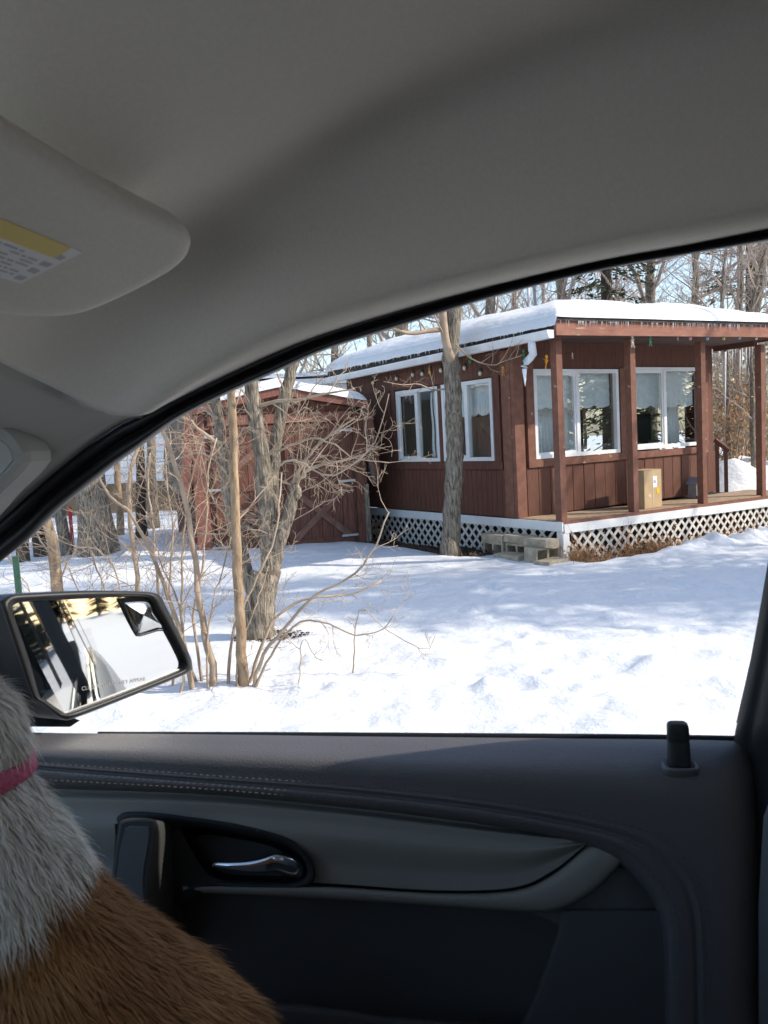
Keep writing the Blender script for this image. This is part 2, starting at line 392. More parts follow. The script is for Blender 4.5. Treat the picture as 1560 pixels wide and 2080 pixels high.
hpart('window_trim', M_brown_worn, [(0.20, 3.86, WV - 0.025, WV + 0.03, 1.035, 1.128), (0.20, 0.325, WV - 0.022, WV + 0.03, 1.13, 2.4),
    (1.93, 2.045, WV - 0.02, WV + 0.01, 1.13, 2.27), (3.755, 3.86, WV - 0.022, WV + 0.03, 1.13, 2.4)])
# side wall
wall_s = hpart('side_wall', M_brown, [(0.02, 0.12, WV + 0.12, WB, 0.42, 1.14), (0.02, 0.12, WV + 0.12, WB, 2.20, 2.66),
    (0.02, 0.12, WV + 0.12, 1.14, 1.14, 2.2), (0.02, 0.12, 2.20, 2.28, 1.14, 2.2), (0.02, 0.12, 3.31, WB, 1.14, 2.2)])
m = MB()
for k in range(39):
    v0 = WV + 0.19 + k * 0.098
    if v0 > WB - 0.1: break
    hbox(m, 0.006, 0.022, v0, v0 + 0.092, 0.43, 1.02)
    if v0 > 3.42 : hbox(m, 0.006, 0.022, v0, v0 + 0.092, 1.02, 2.55)
    else: hbox(m, 0.006, 0.022, v0, v0 + 0.092, 2.3, 2.55)
m.build('siding_board', M_brown, wall_s, kind='stuff')
hpart('window_trim', M_brown, [(-0.012, 0.03, 0.98, 3.42, 1.03, 1.13), (-0.010, 0.03, 1.0, 1.12, 1.135, 2.28), (-0.008, 0.03, 3.33, 3.42, 1.135, 2.28), (-0.006, 0.03, 2.205, 2.275, 1.14, 2.19)])
hpart('frieze_board', M_brown, [(-0.004, 0.03, WV + 0.19, WB, 2.21, 2.30)])
# far walls and the room behind the panes; openings added in the unseen right wall let the sun brighten it
hpart('far_wall', M_room, [(0.1, WR, WB - 0.1, WB, 0.42, 2.66)])
hpart('end_wall', M_brown, [(WR - 0.1, WR, WV + 0.125, WB - 0.11, 0.42, 1.0), (WR - 0.1, WR, WV + 0.125, WB - 0.11, 2.3, 2.66), (WR - 0.1, WR, WV + 0.125, 1.2, 1.0, 2.3),
    (WR - 0.1, WR, 2.45, 2.65, 1.0, 2.3), (WR - 0.1, WR, 4.2, WB - 0.11, 1.0, 2.3)])
hpart('room_floor', M_deck, [(0.13, WR - 0.11, WV + 0.13, WB - 0.11, 0.40, 0.46)])
hpart('room_ceiling', M_room, [(0.13, WR - 0.11, WV + 0.13, WB - 0.11, 2.5, 2.54)])
hpart('room_wall', M_room, [(1.95, 2.02, WV + 2.2, WB - 0.12, 0.46, 2.5)])
def window(name, P, a0, a1, z0, z1, out, along, flip, drop, room):
    fr = MB(); W = 0.05; c = (a0 + a1) / 2
    ax = (along, out, UP)
    def b(A0, A1, Z0, Z1, d0, d1): fr.box(P((A0 + A1) / 2, (d0 + d1) / 2, (Z0 + Z1) / 2), ax, (abs(A1 - A0) / 2, abs(d1 - d0) / 2, abs(Z1 - Z0) / 2))
    b(a0, a1, z0, z0 + W, -0.03, 0.035); b(a0, a1, z1 - W, z1, -0.03, 0.035)
    b(a0, a0 + W, z0 + W, z1 - W, -0.03, 0.034); b(a1 - W, a1, z0 + W, z1 - W, -0.03, 0.034)
    b(c - 0.03, c + 0.03, z0 + W, z1 - W, -0.028, 0.030)
    fo = fr.build('window', M_white, cabin)
    sash = MB(); fr = sash; s = 0.028
    A0, A1 = (a0 + W, c - 0.03) if not flip else (c + 0.03, a1 - W)
    b(A0, A1, z0 + W, z0 + W + s, -0.005, 0.018); b(A0, A1, z1 - W - s, z1 - W, -0.005, 0.018); b(A0, A0 + s, z0 + W + s, z1 - W - s, -0.005, 0.017); b(A1 - s, A1, z0 + W + s, z1 - W - s, -0.005, 0.017)
    sash.build('sash', M_white, fo)
    for q, (A0, A1) in enumerate(((a0 + W, c - 0.03), (c + 0.03, a1 - W))):
        g = MB(); g.box(P((A0 + A1) / 2, -0.004 - 0.014 * q, (z0 + z1) / 2), ax, ((A1 - A0) / 2, 0.002, (z1 - z0) / 2 - W))
        g.build('pane', M_pane, fo)
    # valance with a scalloped hem, gently pleated
    rows = []; N = 60
    if drop:
        for k in range(9):
            row = []
            for i in range(N + 1):
                a = a0 + 0.04 + (a1 - a0 - 0.08) * i / N
                sc = 0.035 * abs(math.sin(math.pi * i / N * 5.0)) ** 0.8
                zz = z1 - 0.03 - (drop + sc) * k / 8
                row.append(P(a, -0.10 + 0.008 * math.sin(i * 1.3) * k / 8, zz))
            rows.append(row)
        v = MB(); v.grid(rows); v.build('valance', M_curtain, fo)
    return fo
PF = lambda a, d, z: H(a, WV + 0.03 - d, z)
PS = lambda a, d, z: H(0.03 - d, a, z)
w1 = window('window', PF, 0.335, 1.915, 1.135, 2.262, -D1, D2, False, 0.44, 0); w2 = window('window', PF, 2.055, 3.735, 1.15, 2.29, -D1, D2, False, 0.5, 0)
w3 = window('window', PS, 1.145, 2.195, 1.14, 2.192, -D2, D1, True, 0.40, 0); w4 = window('window', PS, 2.285, 3.31, 1.14, 2.185, -D2, D1, True, 0, 0)
def drape(win, P, a0, a1, z0, z1, d, mt=M_curtain):
    rows = []; N = int(abs(a1 - a0) / 0.012) + 4
    for k in range(7): rows.append([P(a0 + (a1 - a0) * i / N + 0.01 * math.sin(k * 1.7), d + 0.014 * math.sin(i * 1.15 + 0.2 * k), z0 + (z1 - z0) * k / 6) for i in range(N + 1)])
    v = MB(); v.grid(rows); v.build('curtain', mt, win)
drape(w4, PS, 2.35, 2.56, 1.2, 2.12, -0.11); drape(w4, PS, 2.60, 2.66, 1.2, 2.12, -0.13)
drape(w1, PF, 0.72, 1.05, 1.2, 2.2, -0.35); drape(w1, PF, 1.15, 1.62, 1.2, 2.2, -0.5); drape(w2, PF, 3.32, 3.62, 1.2, 2.2, -0.3)
drape(w2, PF, 2.42, 2.58, 1.2, 2.2, -0.4); drape(w1, PF, 1.72, 1.80, 1.2, 2.2, -0.45, M_deck)
# furniture one sees inside
tag(hpart('dark_screen', M_tv, [(2.78, 3.36, WV + 0.62, WV + 0.68, 1.05, 1.66), (2.95, 3.15, WV + 0.6, WV + 0.7, 0.95, 1.05)], None), 'flat black screen standing behind the porch window nearest the right end', 'screen')
t = thing('table', H(2.9, WV + 0.75, 0.46), 'wooden table under the black screen inside the cabin', 'table')
hpart('table_top', M_deck, [(2.2, 3.6, WV + 0.45, WV + 1.0, 0.90, 0.945)], t)
for a, b in ((2.25, WV + 0.5), (3.55, WV + 0.5), (2.25, WV + 0.95), (3.55, WV + 0.95)): hpart('leg', M_deck, [(a - 0.025, a + 0.025, b - 0.025, b + 0.025, 0.46, 0.90)], t)
t = thing('folding_ladder', H(1.45, WV + 0.9, 0.46), 'narrow dark upright stand behind the first porch window', 'stand')
hpart('upright', M_tv, [(1.60, 1.635, WV + 0.4, WV + 0.43, 0.46, 1.85)], t); hpart('foot', M_tv, [(1.50, 1.74, WV + 0.38, WV + 0.48, 0.462, 0.49)], t)
t.name = 'upright_stand'
# porch deck
deck = hpart('deck', M_deck, [(0.0, 4.9, 0.03, WV + 0.03, 0.345, 0.385)])
db = MB(); L = 4.92
db.prism([UP * 0 + D1 * -0.058, D1 * 0.058, D1 * 0.058 + D2 * L - UP * SAG * L, D1 * -0.058 + D2 * L - UP * SAG * L], UP * -0.03, 0.003, -0.003)
DB = db.mesh('deck_board', M_deck)
for k in range(6): piece('deck_board', DB, H(-0.005, 0.068 + k * 0.124, 0.425), deck)
def slab(mb, u0, u1, v0, v1, z0, z1, s=SAG):      # a board along the front that follows the sag of the porch
    vs = [H(u, v, z - s * u) for u in (u0, u1) for v in (v0, v1) for z in (z0, z1)]
    mb.add(vs, [(0, 1, 3, 2), (4, 6, 7, 5), (0, 4, 5, 1), (2, 3, 7, 6), (0, 2, 6, 4), (1, 5, 7, 3)])
m = MB(); slab(m, -0.005, 4.9, -0.012, 0.008, 0.385, 0.428); m.build('rim_board', M_brown_worn, cabin)
m = MB(); slab(m, 0.0, 2.6, -0.035, -0.014, 0.285, 0.388); m.build('skirt_board', M_white, cabin)
m = MB(); slab(m, 2.604, 4.9, -0.031, -0.012, 0.275, 0.385); m.build('skirt_board', M_white, cabin)
hpart('skirt_board', M_white, [(-0.035, -0.012, -0.03, WB, 0.305, 0.415)])
hpart('corner_trim', M_white, [(-0.03, 0.02, -0.034, -0.012, -0.12, 0.283), (0.021, 0.075, -0.034, -0.012, -0.12, 0.28), (-0.034, -0.012, -0.01, 0.06, -0.12, 0.30)])
def lattice(P, a0, a1, zt, zb, step, wd, d):
    m = MB()
    for sgn in (1, -1):
        c = -3.0
        while c < 9:
            # z = zm + sgn*(a-c): clip to the strip
            pts = []
            for z in (zb, zt):
                pts.append((c + sgn * (z - zb), z))
            (aa, za), (ab, zb2) = pts
            if min(aa, ab) > a0 and max(aa, ab) < a1:
                t = V((1 * sgn, 0, 1)).normalized(); q = wd / 2 * math.sqrt(2)
                dd = d + (0.006 if sgn > 0 else 0)
                f = [P(aa - q, dd, za), P(aa + q, dd, za), P(ab + q, dd, zb2), P(ab - q, dd, zb2)]
                nrm = (P(0, 1, 0) - P(0, 0, 0))
                m.prism(f, nrm * -0.006)
            c += step
    return m
PFz = lambda a, d, z: H(a, -d, z - SAG * a)
lattice(PFz, -0.1, 5.0, 0.30, -0.14, 0.155, 0.036, 0.0).build('lattice_strip', M_lattice, cabin, kind='stuff')
PSz = lambda a, d, z: H(-d, a, z)
lattice(PSz, -0.1, WB, 0.31, -0.12, 0.155, 0.036, 0.0).build('lattice_strip', M_lattice, cabin, kind='stuff')
hpart('crawl_space_shade', M_dark, [(0.14, 4.8, 0.16, WB, -0.3, 0.34)])  # near-black box stands in for the shade behind the lattice
# posts
pm = MB(); pw = 0.047
pm.prism([D2 * x + D1 * y for x, y in ((-pw, -pw), (pw, -pw), (pw, pw), (-pw, pw))], UP * 2.17, 0.0)
POST = pm.mesh('porch_post', M_brown_worn)
for u, zb in ((0.055, 0.425), (1.33, 0.41), (2.74, 0.39), (4.12, 0.37)): piece('porch_post', POST, H(u, 0.06, zb), cabin)
# roof
RX0, RX1, RY0, RY1 = -0.15, 4.42, -0.16, 5.05
def fz(u): return 0.018 * max(u, 0)
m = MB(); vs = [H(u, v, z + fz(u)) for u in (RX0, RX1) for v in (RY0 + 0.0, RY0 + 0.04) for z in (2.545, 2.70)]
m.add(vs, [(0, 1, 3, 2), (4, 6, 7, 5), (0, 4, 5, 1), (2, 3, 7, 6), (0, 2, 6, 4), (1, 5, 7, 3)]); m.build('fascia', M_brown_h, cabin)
m = MB(); vs = [H(u, v, z + fz(u)) for u in (RX0 - 0.02, RX1 + 0.02) for v in (RY0 - 0.025, RY1) for z in (2.703, 2.735)]
m.add(vs, [(0, 1, 3, 2), (4, 6, 7, 5), (0, 4, 5, 1), (2, 3, 7, 6), (0, 2, 6, 4), (1, 5, 7, 3)])
roof = m.build('roof', M_roofedge, cabin)
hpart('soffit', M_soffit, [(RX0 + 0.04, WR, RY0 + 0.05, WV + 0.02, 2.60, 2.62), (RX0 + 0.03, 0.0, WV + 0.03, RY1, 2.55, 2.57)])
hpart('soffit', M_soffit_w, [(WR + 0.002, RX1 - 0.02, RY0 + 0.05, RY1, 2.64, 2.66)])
hpart('porch_beam', M_brown, [(4.06, 4.15, 0.11, WV + 0.02, 2.53, 2.63), (4.36, 4.40, RY0 + 0.05, RY1, 2.60, 2.70)])
hpart('eave_board', M_roofedge, [(RX0 - 0.005, RX0 + 0.028, RY0 + 0.045, RY1, 2.56, 2.70)])
def snow_z(u, v):
    e = min(u - RX0 + 0.03, v - RY0 + 0.05, RX1 - u + 0.03, RY1 - v)
    e = max(e, 0)
    lip = 0.11 * (1 - math.exp(-e / 0.11))
    rise = 0.70 * (1 - math.exp(-0.50 * e))
    return 2.735 + fz(u) + lip + rise + (0.05 * noise.noise(V((u * 1.1, v * 1.1, 9))) + 0.02 * noise.noise(V((u * 3.5, v * 3.5, 4)))) * min(1, e * 2.5)
ua = [RX0 - 0.03 + (RX1 - RX0 + 0.06) * i / 90 for i in range(91)]; va = [RY0 - 0.04 + (RY1 - RY0 + 0.04) * i / 90 for i in range(91)]
ua = [RX0 - 0.03 + 0.02 * k for k in range(10)] + [x for x in ua if RX0 + 0.18 < x < RX1 - 0.15] + [RX1 - 0.15 + 0.018 * k for k in range(11)]
va = [RY0 - 0.045 + 0.02 * k for k in range(10)] + [x for x in va if x > RY0 + 0.16]
wob = lambda a: 0.012 * noise.noise(V((a * 4, 2, 2))) + 0.008 * noise.noise(V((a * 15, 2, 2)))
m = MB(); m.grid([[H(u + (wob(v) - 0.035 if i == 0 else (-0.022 if i == 1 else 0)), v + (wob(u) if j == 0 else 0), snow_z(u, v) - (0.085 + 2 * abs(wob(v)) if i == 0 else 0)) for i, u in enumerate(ua)] for j, v in enumerate(va)])
m.build('roof_snow', M_snow, roof)
# gutter and downspout
gp = [(-0.17, 2.605), (-0.275, 2.605), (-0.28, 2.585), (-0.262, 2.545), (-0.245, 2.515), (-0.17, 2.515)]
m = MB(); m.prism([H(u, RY0 + 0.02, z) for u, z in gp], D1 * (RY1 - RY0 - 0.04) - UP * 0.06); gut = m.build('gutter', M_gutter, cabin)
m = MB(); vv = 0.16
m.tube([H(-0.225, vv, 2.52), H(-0.225, vv, 2.475), H(-0.215, vv + 0.005, 2.42), H(-0.19, vv + 0.02, 2.375), H(-0.20, vv + 0.06, 2.335), H(-0.26, vv + 0.08, 2.28), H(-0.275, vv + 0.085, 2.235)], [0.042, 0.045, 0.048, 0.047, 0.045, 0.042, 0.044], 10)
m.build('downspout', M_gutter, gut)
def icicle(mb, p, L, r, n=6):
    mb.tube([p + UP * 0.004, p - UP * L * 0.3, p - UP * L * 0.65, p - UP * L], [r, r * 0.72, r * 0.42, r * 0.08], n)
m = MB(); icicle(m, H(-0.272, vv + 0.085, 2.21), 0.2, 0.03); icicle(m, H(-0.285, vv + 0.06, 2.2), 0.1, 0.018); m.build('icicle', M_ice, cabin)
ri = random.Random(11)
for k, (u, v, L, r) in enumerate([(4.44, .30, .42, .010), (4.44, .37, .26, .008), (4.44, .42, .36, .009), (4.44, .48, .48, .011), (4.44, .54, .44, .011), (4.44, .58, .58, .012), (4.44, .65, .28, .008), (4.44, .70, .36, .009), (4.44, .76, .30, .008), (4.44, .83, .92, .016), (4.44, .87, .40, .010), (4.44, .93, .34, .009), (4.44, 1.05, .3, .01), (4.44, 1.3, .3, .01)]):
    m = MB(); icicle(m, H(u, v, 2.70 + fz(u)), L * 1.35, r * 2.3); m.build('icicle', M_ice, cabin)
m = MB()
for k in range(170):
    u = ri.uniform(RX0, RX1); icicle(m, H(u, RY0 - 0.02, 2.71 + fz(u)), ri.uniform(0.015, 0.075) * (1.4 if ri.random() < 0.12 else 1), ri.uniform(0.003, 0.006), 4)
for k in range(60):
    v = ri.uniform(0.3, 4.4); icicle(m, H(RX0 - 0.03, v, 2.66), ri.uniform(0.02, 0.07), ri.uniform(0.004, 0.009), 4)
m.build('icicle_fringe', M_ice, cabin, kind='stuff')
# ------------------------------------------------------------------ string of lights along the eaves
string = thing('light_string', H(1.5, -0.05, 2.5), 'string of coloured bulbs and little plastic figures hung along the cabin eaves', 'string lights')
def figurine(p, h, mt, s=1, face=0.0):
    m = MB(); a = D2 * 1.25; b = D1 * 1.25; q = h * 1.12; p = p - UP * 0.008
    m.ball(p + UP * 0.86 * q, (0.11 * q, 0.1 * q, 0.15 * q)); m.tube([p + UP * 0.74 * q, p + UP * 0.6 * q, p + UP * 0.42 * q], [0.035 * q, 0.085 * q, 0.06 * q], 7)
    m.tube([p + UP * 0.44 * q + a * 0.04 * q, p + UP * 0.24 * q + a * 0.09 * q * s, p + UP * 0.02 * q + a * 0.13 * q * s, p + a * 0.2 * q * s - b * 0.04 * q], [0.045 * q, 0.035 * q, 0.026 * q, 0.02 * q], 6)
    m.tube([p + UP * 0.44 * q - a * 0.04 * q, p + UP * 0.22 * q - a * 0.07 * q, p - a * 0.08 * q, p - a * 0.14 * q - b * 0.04 * q], [0.045 * q, 0.035 * q, 0.026 * q, 0.02 * q], 6)
    m.tube([p + UP * 0.68 * q + a * 0.07 * q, p + UP * 0.58 * q + a * 0.17 * q, p + UP * 0.72 * q + a * 0.26 * q * s], [0.03 * q, 0.024 * q, 0.02 * q], 5)
    m.tube([p + UP * 0.68 * q - a * 0.07 * q, p + UP * 0.52 * q - a * 0.13 * q, p + UP * 0.4 * q - a * 0.1 * q], [0.03 * q, 0.024 * q, 0.02 * q], 5)
    o = m.build('figurine', mt, string); return o
def bulb(p, r, mt):
    m = MB(); m.ball(p - UP * r * 1.2, (r, r, r * 1.25), 8, 6); o = m.build('bulb', mt, string)
    s = MB(); s.tube([p - UP * r * 0.1, p + UP * r * 1.5], r * 0.6, 6); s.build('socket', M_post, o)
NF = -D1
def fr(x, y, v=-0.10): return onplane(x, y, H(0, v, 0), D1)
def sd(x, y, u=-0.06): return onplane(x, y, H(u, 0, 0), D2)
figurine(fr(1285, 704), 0.135, M_cream); figurine(fr(1321, 702), 0.125, M_green); figurine(sd(1064, 731), 0.12, M_green); figurine(sd(1111, 748), 0.145, M_orange, -1)
figurine(sd(1022, 762), 0.105, M_orange); figurine(fr(1163, 728, 0.4), 0.07, M_cream); figurine(fr(1377, 691), 0.05, M_cream)
wire = [fr(x, y) for x, y in ((1122, 690), (1200, 689), (1285, 687), (1321, 686), (1377, 685), (1402, 684), (1437, 684), (1470, 684), (1502, 683), (1536, 683), (1575, 682))]
for (x, y, mt) in ((1402, 683, M_pink), (1437, 683, M_blue), (1470, 683, M_lime), (1502, 682, M_blue), (1536, 683, M_cream)): bulb(fr(x, y), 0.022, mt)
for (x, y, mt) in ((975, 754, M_cream), (943, 743, M_cream), (955, 729, M_green), (838, 757, M_cream), (857, 755, M_cream), (873, 752, M_orange), (895, 748, M_cream), (757, 774, M_cream), (805, 765, M_cream)): bulb(sd(x, y, -0.02), 0.025, mt)
m = MB(); m.tube(wire, 0.0025, 4)
m.tube([fr(1122, 690)] + [sd(x, y, -0.05) for x, y in ((1108, 728), (1064, 712), (1022, 738), (985, 740), (975, 750), (955, 722), (895, 740), (873, 744), (838, 750), (805, 758), (757, 768))], 0.0022, 4)
m.tube([fr(1122, 722, 0.06), fr(1163, 715, 0.35), fr(1185, 696, 0.2)], 0.002, 4); m.build('wire', M_dark, string)
for x, y in ((1473, 709), (1503, 704), (1534, 699)):
    p = onplane(x, y, H(4.17, 0, 0), D2); bulb(p, 0.018, M_post if x < 1530 else M_lime)
# ------------------------------------------------------------------ things on and by the porch
t = thing('cardboard_box', H(1.83, 0.32, 0.40), 'tall brown cardboard box with a white label and yellow sticker on the porch', 'box')
ba = R(33 + 4); b1 = V((math.cos(ba), math.sin(ba), 0)); b2 = V((-b1.y, b1.x, 0)); bc = H(1.845, 0.30, 0.402 + 0.25)
m = MB(); m.box(bc, (b1, b2, UP), (0.19, 0.13, 0.248)); m.build('carton', M_carton, t)
fc = bc - b2 * 0.13
def bq(mb, a0, a1, z0, z1, d): mb.prism([fc - b2 * d + b1 * a + UP * z for a, z in ((a0, z0), (a1, z0), (a1, z1), (a0, z1))], b2 * (d - 0.0005))
m = MB(); bq(m, -0.012, 0.012, -0.245, 0.247, 0.0022); m.build('tape', mat('packing_tape', (0.52, 0.40, 0.25), 0.4), t)
m = MB(); bq(m, 0.0, 0.085, 0.02, 0.165, 0.003); lab = m.build('shipping_label', M_paper, t)
m = MB()
for k in range(9): bq(m, 0.012 + 0.0065 * k, 0.012 + 0.0065 * k + (0.004 if k % 3 else 0.0022), 0.075, 0.115, 0.0045)
for z, a in ((0.035, 0.06), (0.05, 0.05), (0.13, 0.065), (0.145, 0.04)): bq(m, 0.01, a, z, z + 0.006, 0.0045)
m.build('print', M_ink, lab)
m = MB(); m.prism([fc - b2 * 0.003 + b1 * (0.105 + 0.036 * math.cos(a)) + UP * (-0.03 + 0.042 * math.sin(a)) for a in [i * math.pi / 7 for i in range(14)]], b2 * 0.0025)
m.build('sticker', mat('yellow_sticker', (0.8, 0.45, 0.02), 0.5), t)
m = MB(); m.prism([fc - b2 * 0.003 + b1 * (-0.08 + 0.035 * x) + UP * (-0.085 + 0.03 * z) for x, z in ((-1, 0.1), (0.1, 1), (1, -0.1), (-0.1, -1))], b2 * 0.0025); m.build('patch', mat('tape_patch', (0.62, 0.5, 0.35), 0.5), t)
for sgn in (1, -1):
    m = MB(); m.box(bc + UP * 0.252 + b2 * sgn * 0.066, (b1, b2, UP), (0.188, 0.062, 0.002)); m.build('flap', M_carton, t)
t = thing('lantern', H(3.35, 0.62, 0.38), 'small dark grey peaked metal lantern box standing against the porch wall', 'lantern')
lc = H(3.34, 0.60, 0.39)
m = MB(); m.box(lc + UP * 0.11, HAX, (0.07, 0.07, 0.11)); m.build('case', M_metalgrey, t)
m = MB(); m.prism([lc + D2 * x + UP * z - D1 * 0.09 for x, z in ((-0.10, 0.21), (0.10, 0.21), (0.0, 0.31))], D1 * 0.18); m.build('cap', M_metalgrey, t)
m = MB(); m.box(lc + UP * 0.02 - D1 * 0.072, HAX, (0.075, 0.006, 0.02)); m.build('base_rail', M_trim_d, t)
# concrete blocks heaped as a step at the corner
cbm = MB()
def cblock():
    m = MB(); L, W, T, e = 0.195, 0.095, 0.095, 0.03      # half sizes; the two cores run along y
    outer = [(-L, -T), (L, -T), (L, T), (-L, T)]
    xs_ = [(-L, -L + e), (-e / 2, e / 2), (L - e, L)]
    for a, b in xs_: m.box(V(((a + b) / 2, 0, 0)), (V((1, 0, 0)), V((0, 1, 0)), UP), ((b - a) / 2, W, T - e))
    for s in (-1, 1): m.box(V((0, 0, s * (T - e / 2))), (V((1, 0, 0)), V((0, 1, 0)), UP), (L, W, e / 2))
    return m.mesh('block', M_concrete)
CB = cblock(); sb = MB(); sb.box(V(), (V((1, 0, 0)), V((0, 1, 0)), UP), (0.2, 0.1, 0.045)); SLAB = sb.mesh('paver', M_concrete)
hb = R(33)
for (u, v, z, rz, me, lb) in [(-0.24, 0.10, 0.06, hb, CB, 'hollow concrete block at the porch corner with two dark cores facing out'),
    (-0.16, 0.52, 0.06, hb + R(90), CB, 'concrete block lying sideways in the middle of the step pile'), (-0.18, 0.93, 0.05, hb + R(88), CB, 'concrete block at the far end of the step pile beside the lattice'),
    (-0.40, 0.45, 0.01, hb + R(92), SLAB, 'half sunk concrete slab in front of the step pile'), (-0.30, -0.10, -0.02, hb + R(12), SLAB, 'broken concrete slab lowest in the snow at the porch corner'),
    (-0.24, 0.12, 0.20, hb + R(88), SLAB, 'concrete slab on top of the hollow block at the porch corner'), (-0.17, 0.53, 0.20, hb + R(91), SLAB, 'concrete slab topping the middle of the step pile'), (-0.18, 0.94, 0.19, hb + R(89), SLAB, 'concrete slab topping the far end of the step pile')]:
    o = bpy.data.objects.new('concrete_block' if me is CB else 'concrete_slab', me); COL.objects.link(o); o.location = H(u, v, z); o.rotation_euler = (R(rp.uniform(-2, 2)), R(rp.uniform(-2, 2)), rz)
    tag(o, lb, 'concrete block', 'concrete blocks heaped as a porch step')
# railing and steps glimpsed at the right
t = thing('stair_rail', H(5.2, 2.2, 0.1), 'low brown stair rail sloping down to the snow beyond the porch', 'stair rail')
m = MB(); a = ony(1452, 893, 13.3); b = ony(1480, 915, 13.3); m.tube([a, b], 0.045, 4, smooth=False); m.build('handrail', M_brown, t)
for x, y in ((1456, 900), (1474, 912)):
    p = ony(x, y, 13.3); m = MB(); m.tube([p, V((p.x, p.y, gz(p.x, p.y) - 0.1))], 0.04, 4, smooth=False); m.build('rail_post', M_brown, t)
# dry weeds along the skirting, leaf litter by the side wall
m = MB(); rw = random.Random(21)
for k in range(1100):
    u = rw.choice([rw.uniform(0.05, 4.8), rw.gauss(1.35, 0.3), rw.gauss(1.2, 0.22), rw.gauss(2.8, 0.4), rw.gauss(0.2, 0.15)]); v = -0.07 - abs(rw.gauss(0, 0.14)); p = H(u, v, 0); p.z = gz(p.x, p.y) - 0.02
    h = rw.uniform(0.05, 0.24) * (2.2 if rw.random() < 0.12 else 1); d = V((rw.gauss(0, 0.4), rw.gauss(0, 0.4), 1)) * h
    m.tube([p, p + d * 0.5 + V((rw.gauss(0, .015), 0, 0)), p + d], [0.003, 0.0022, 0.001], 3, cap=False)
    for q in range(rw.randint(1, 5)):
        c = p + d * rw.uniform(0.15, 1); s = rw.uniform(0.008, 0.028); e1 = V((rw.gauss(0, 1), rw.gauss(0, 1), rw.gauss(0, 1))).normalized(); e2 = e1.orthogonal().normalized()
        m.add([c - e1 * s, c + e2 * s * 0.5, c + e1 * s, c - e2 * s * 0.5], [(0, 1, 2, 3)])
m.build('dry_weeds', M_weed, kind='stuff')
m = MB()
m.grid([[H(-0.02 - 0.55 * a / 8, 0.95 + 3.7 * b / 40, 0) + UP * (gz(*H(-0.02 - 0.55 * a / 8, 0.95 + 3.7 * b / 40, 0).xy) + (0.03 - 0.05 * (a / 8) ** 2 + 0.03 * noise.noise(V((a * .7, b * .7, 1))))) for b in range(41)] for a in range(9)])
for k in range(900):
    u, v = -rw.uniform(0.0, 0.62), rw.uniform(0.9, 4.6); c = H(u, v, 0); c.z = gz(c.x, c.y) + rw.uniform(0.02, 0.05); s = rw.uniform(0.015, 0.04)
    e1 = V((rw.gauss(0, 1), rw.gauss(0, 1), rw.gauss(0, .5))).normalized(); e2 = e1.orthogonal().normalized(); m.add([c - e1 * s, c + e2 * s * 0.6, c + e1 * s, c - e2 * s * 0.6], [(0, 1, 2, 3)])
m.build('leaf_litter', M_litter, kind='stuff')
for (x, y, x2, y2, lb) in ((752, 1068, 800, 1056, 'upper weathered plank lying by the lattice behind the shed corner'), (752, 1082, 790, 1074, 'lower weathered plank lying by the lattice behind the shed corner')):
    a = ony(x, y, 12.6); b = ony(x2, y2, 12.5); m = MB(); m.tube([a, b], 0.035, 4, smooth=False); tag(m.build('loose_plank', M_deck), lb, 'plank')

# ================================================================== THE SHED
SB0 = V((-0.25, 11.81, 0)); SE = V((math.cos(R(20)), math.sin(R(20)), 0)); SN = V((-SE.y, SE.x, 0))
def S(a, d, z): return SB0 + SE * a + SN * d + UP * z
SAX = (SE, SN, UP)
shed = thing('shed', S(-1.2, 1.2, 0), 'red brown barn shaped shed with crossed boards on its doors behind the bare tree', 'shed')
def sbox(mb, a0, a1, d0, d1, z0, z1): mb.box(S((a0 + a1) / 2, (d0 + d1) / 2, (z0 + z1) / 2), SAX, (abs(a1 - a0) / 2, abs(d1 - d0) / 2, abs(z1 - z0) / 2))
DEP = 2.9
prof = [(-2.46, -0.15), (0, -0.15), (0, 0.84), (-0.10, 1.97), (-1.24, 2.20), (-2.36, 1.97), (-2.46, 0.84)]
m = MB(); m.prism([S(a, 0.0, z) for a, z in prof], SN * 0.06); fwall = m.build('front_wall', M_shed, shed)
m = MB(); sbox(m, -2.46, -2.41, 0.062, DEP, -0.15, 0.86); sbox(m, -0.05, 0, 0.062, DEP, -0.15, 0.86); m.build('side_wall', M_shed, shed)
m = MB(); m.prism([S(a, DEP, z) for a, z in prof], SN * 0.05); m.build('rear_wall', M_shed, shed)
rs = random.Random(8)
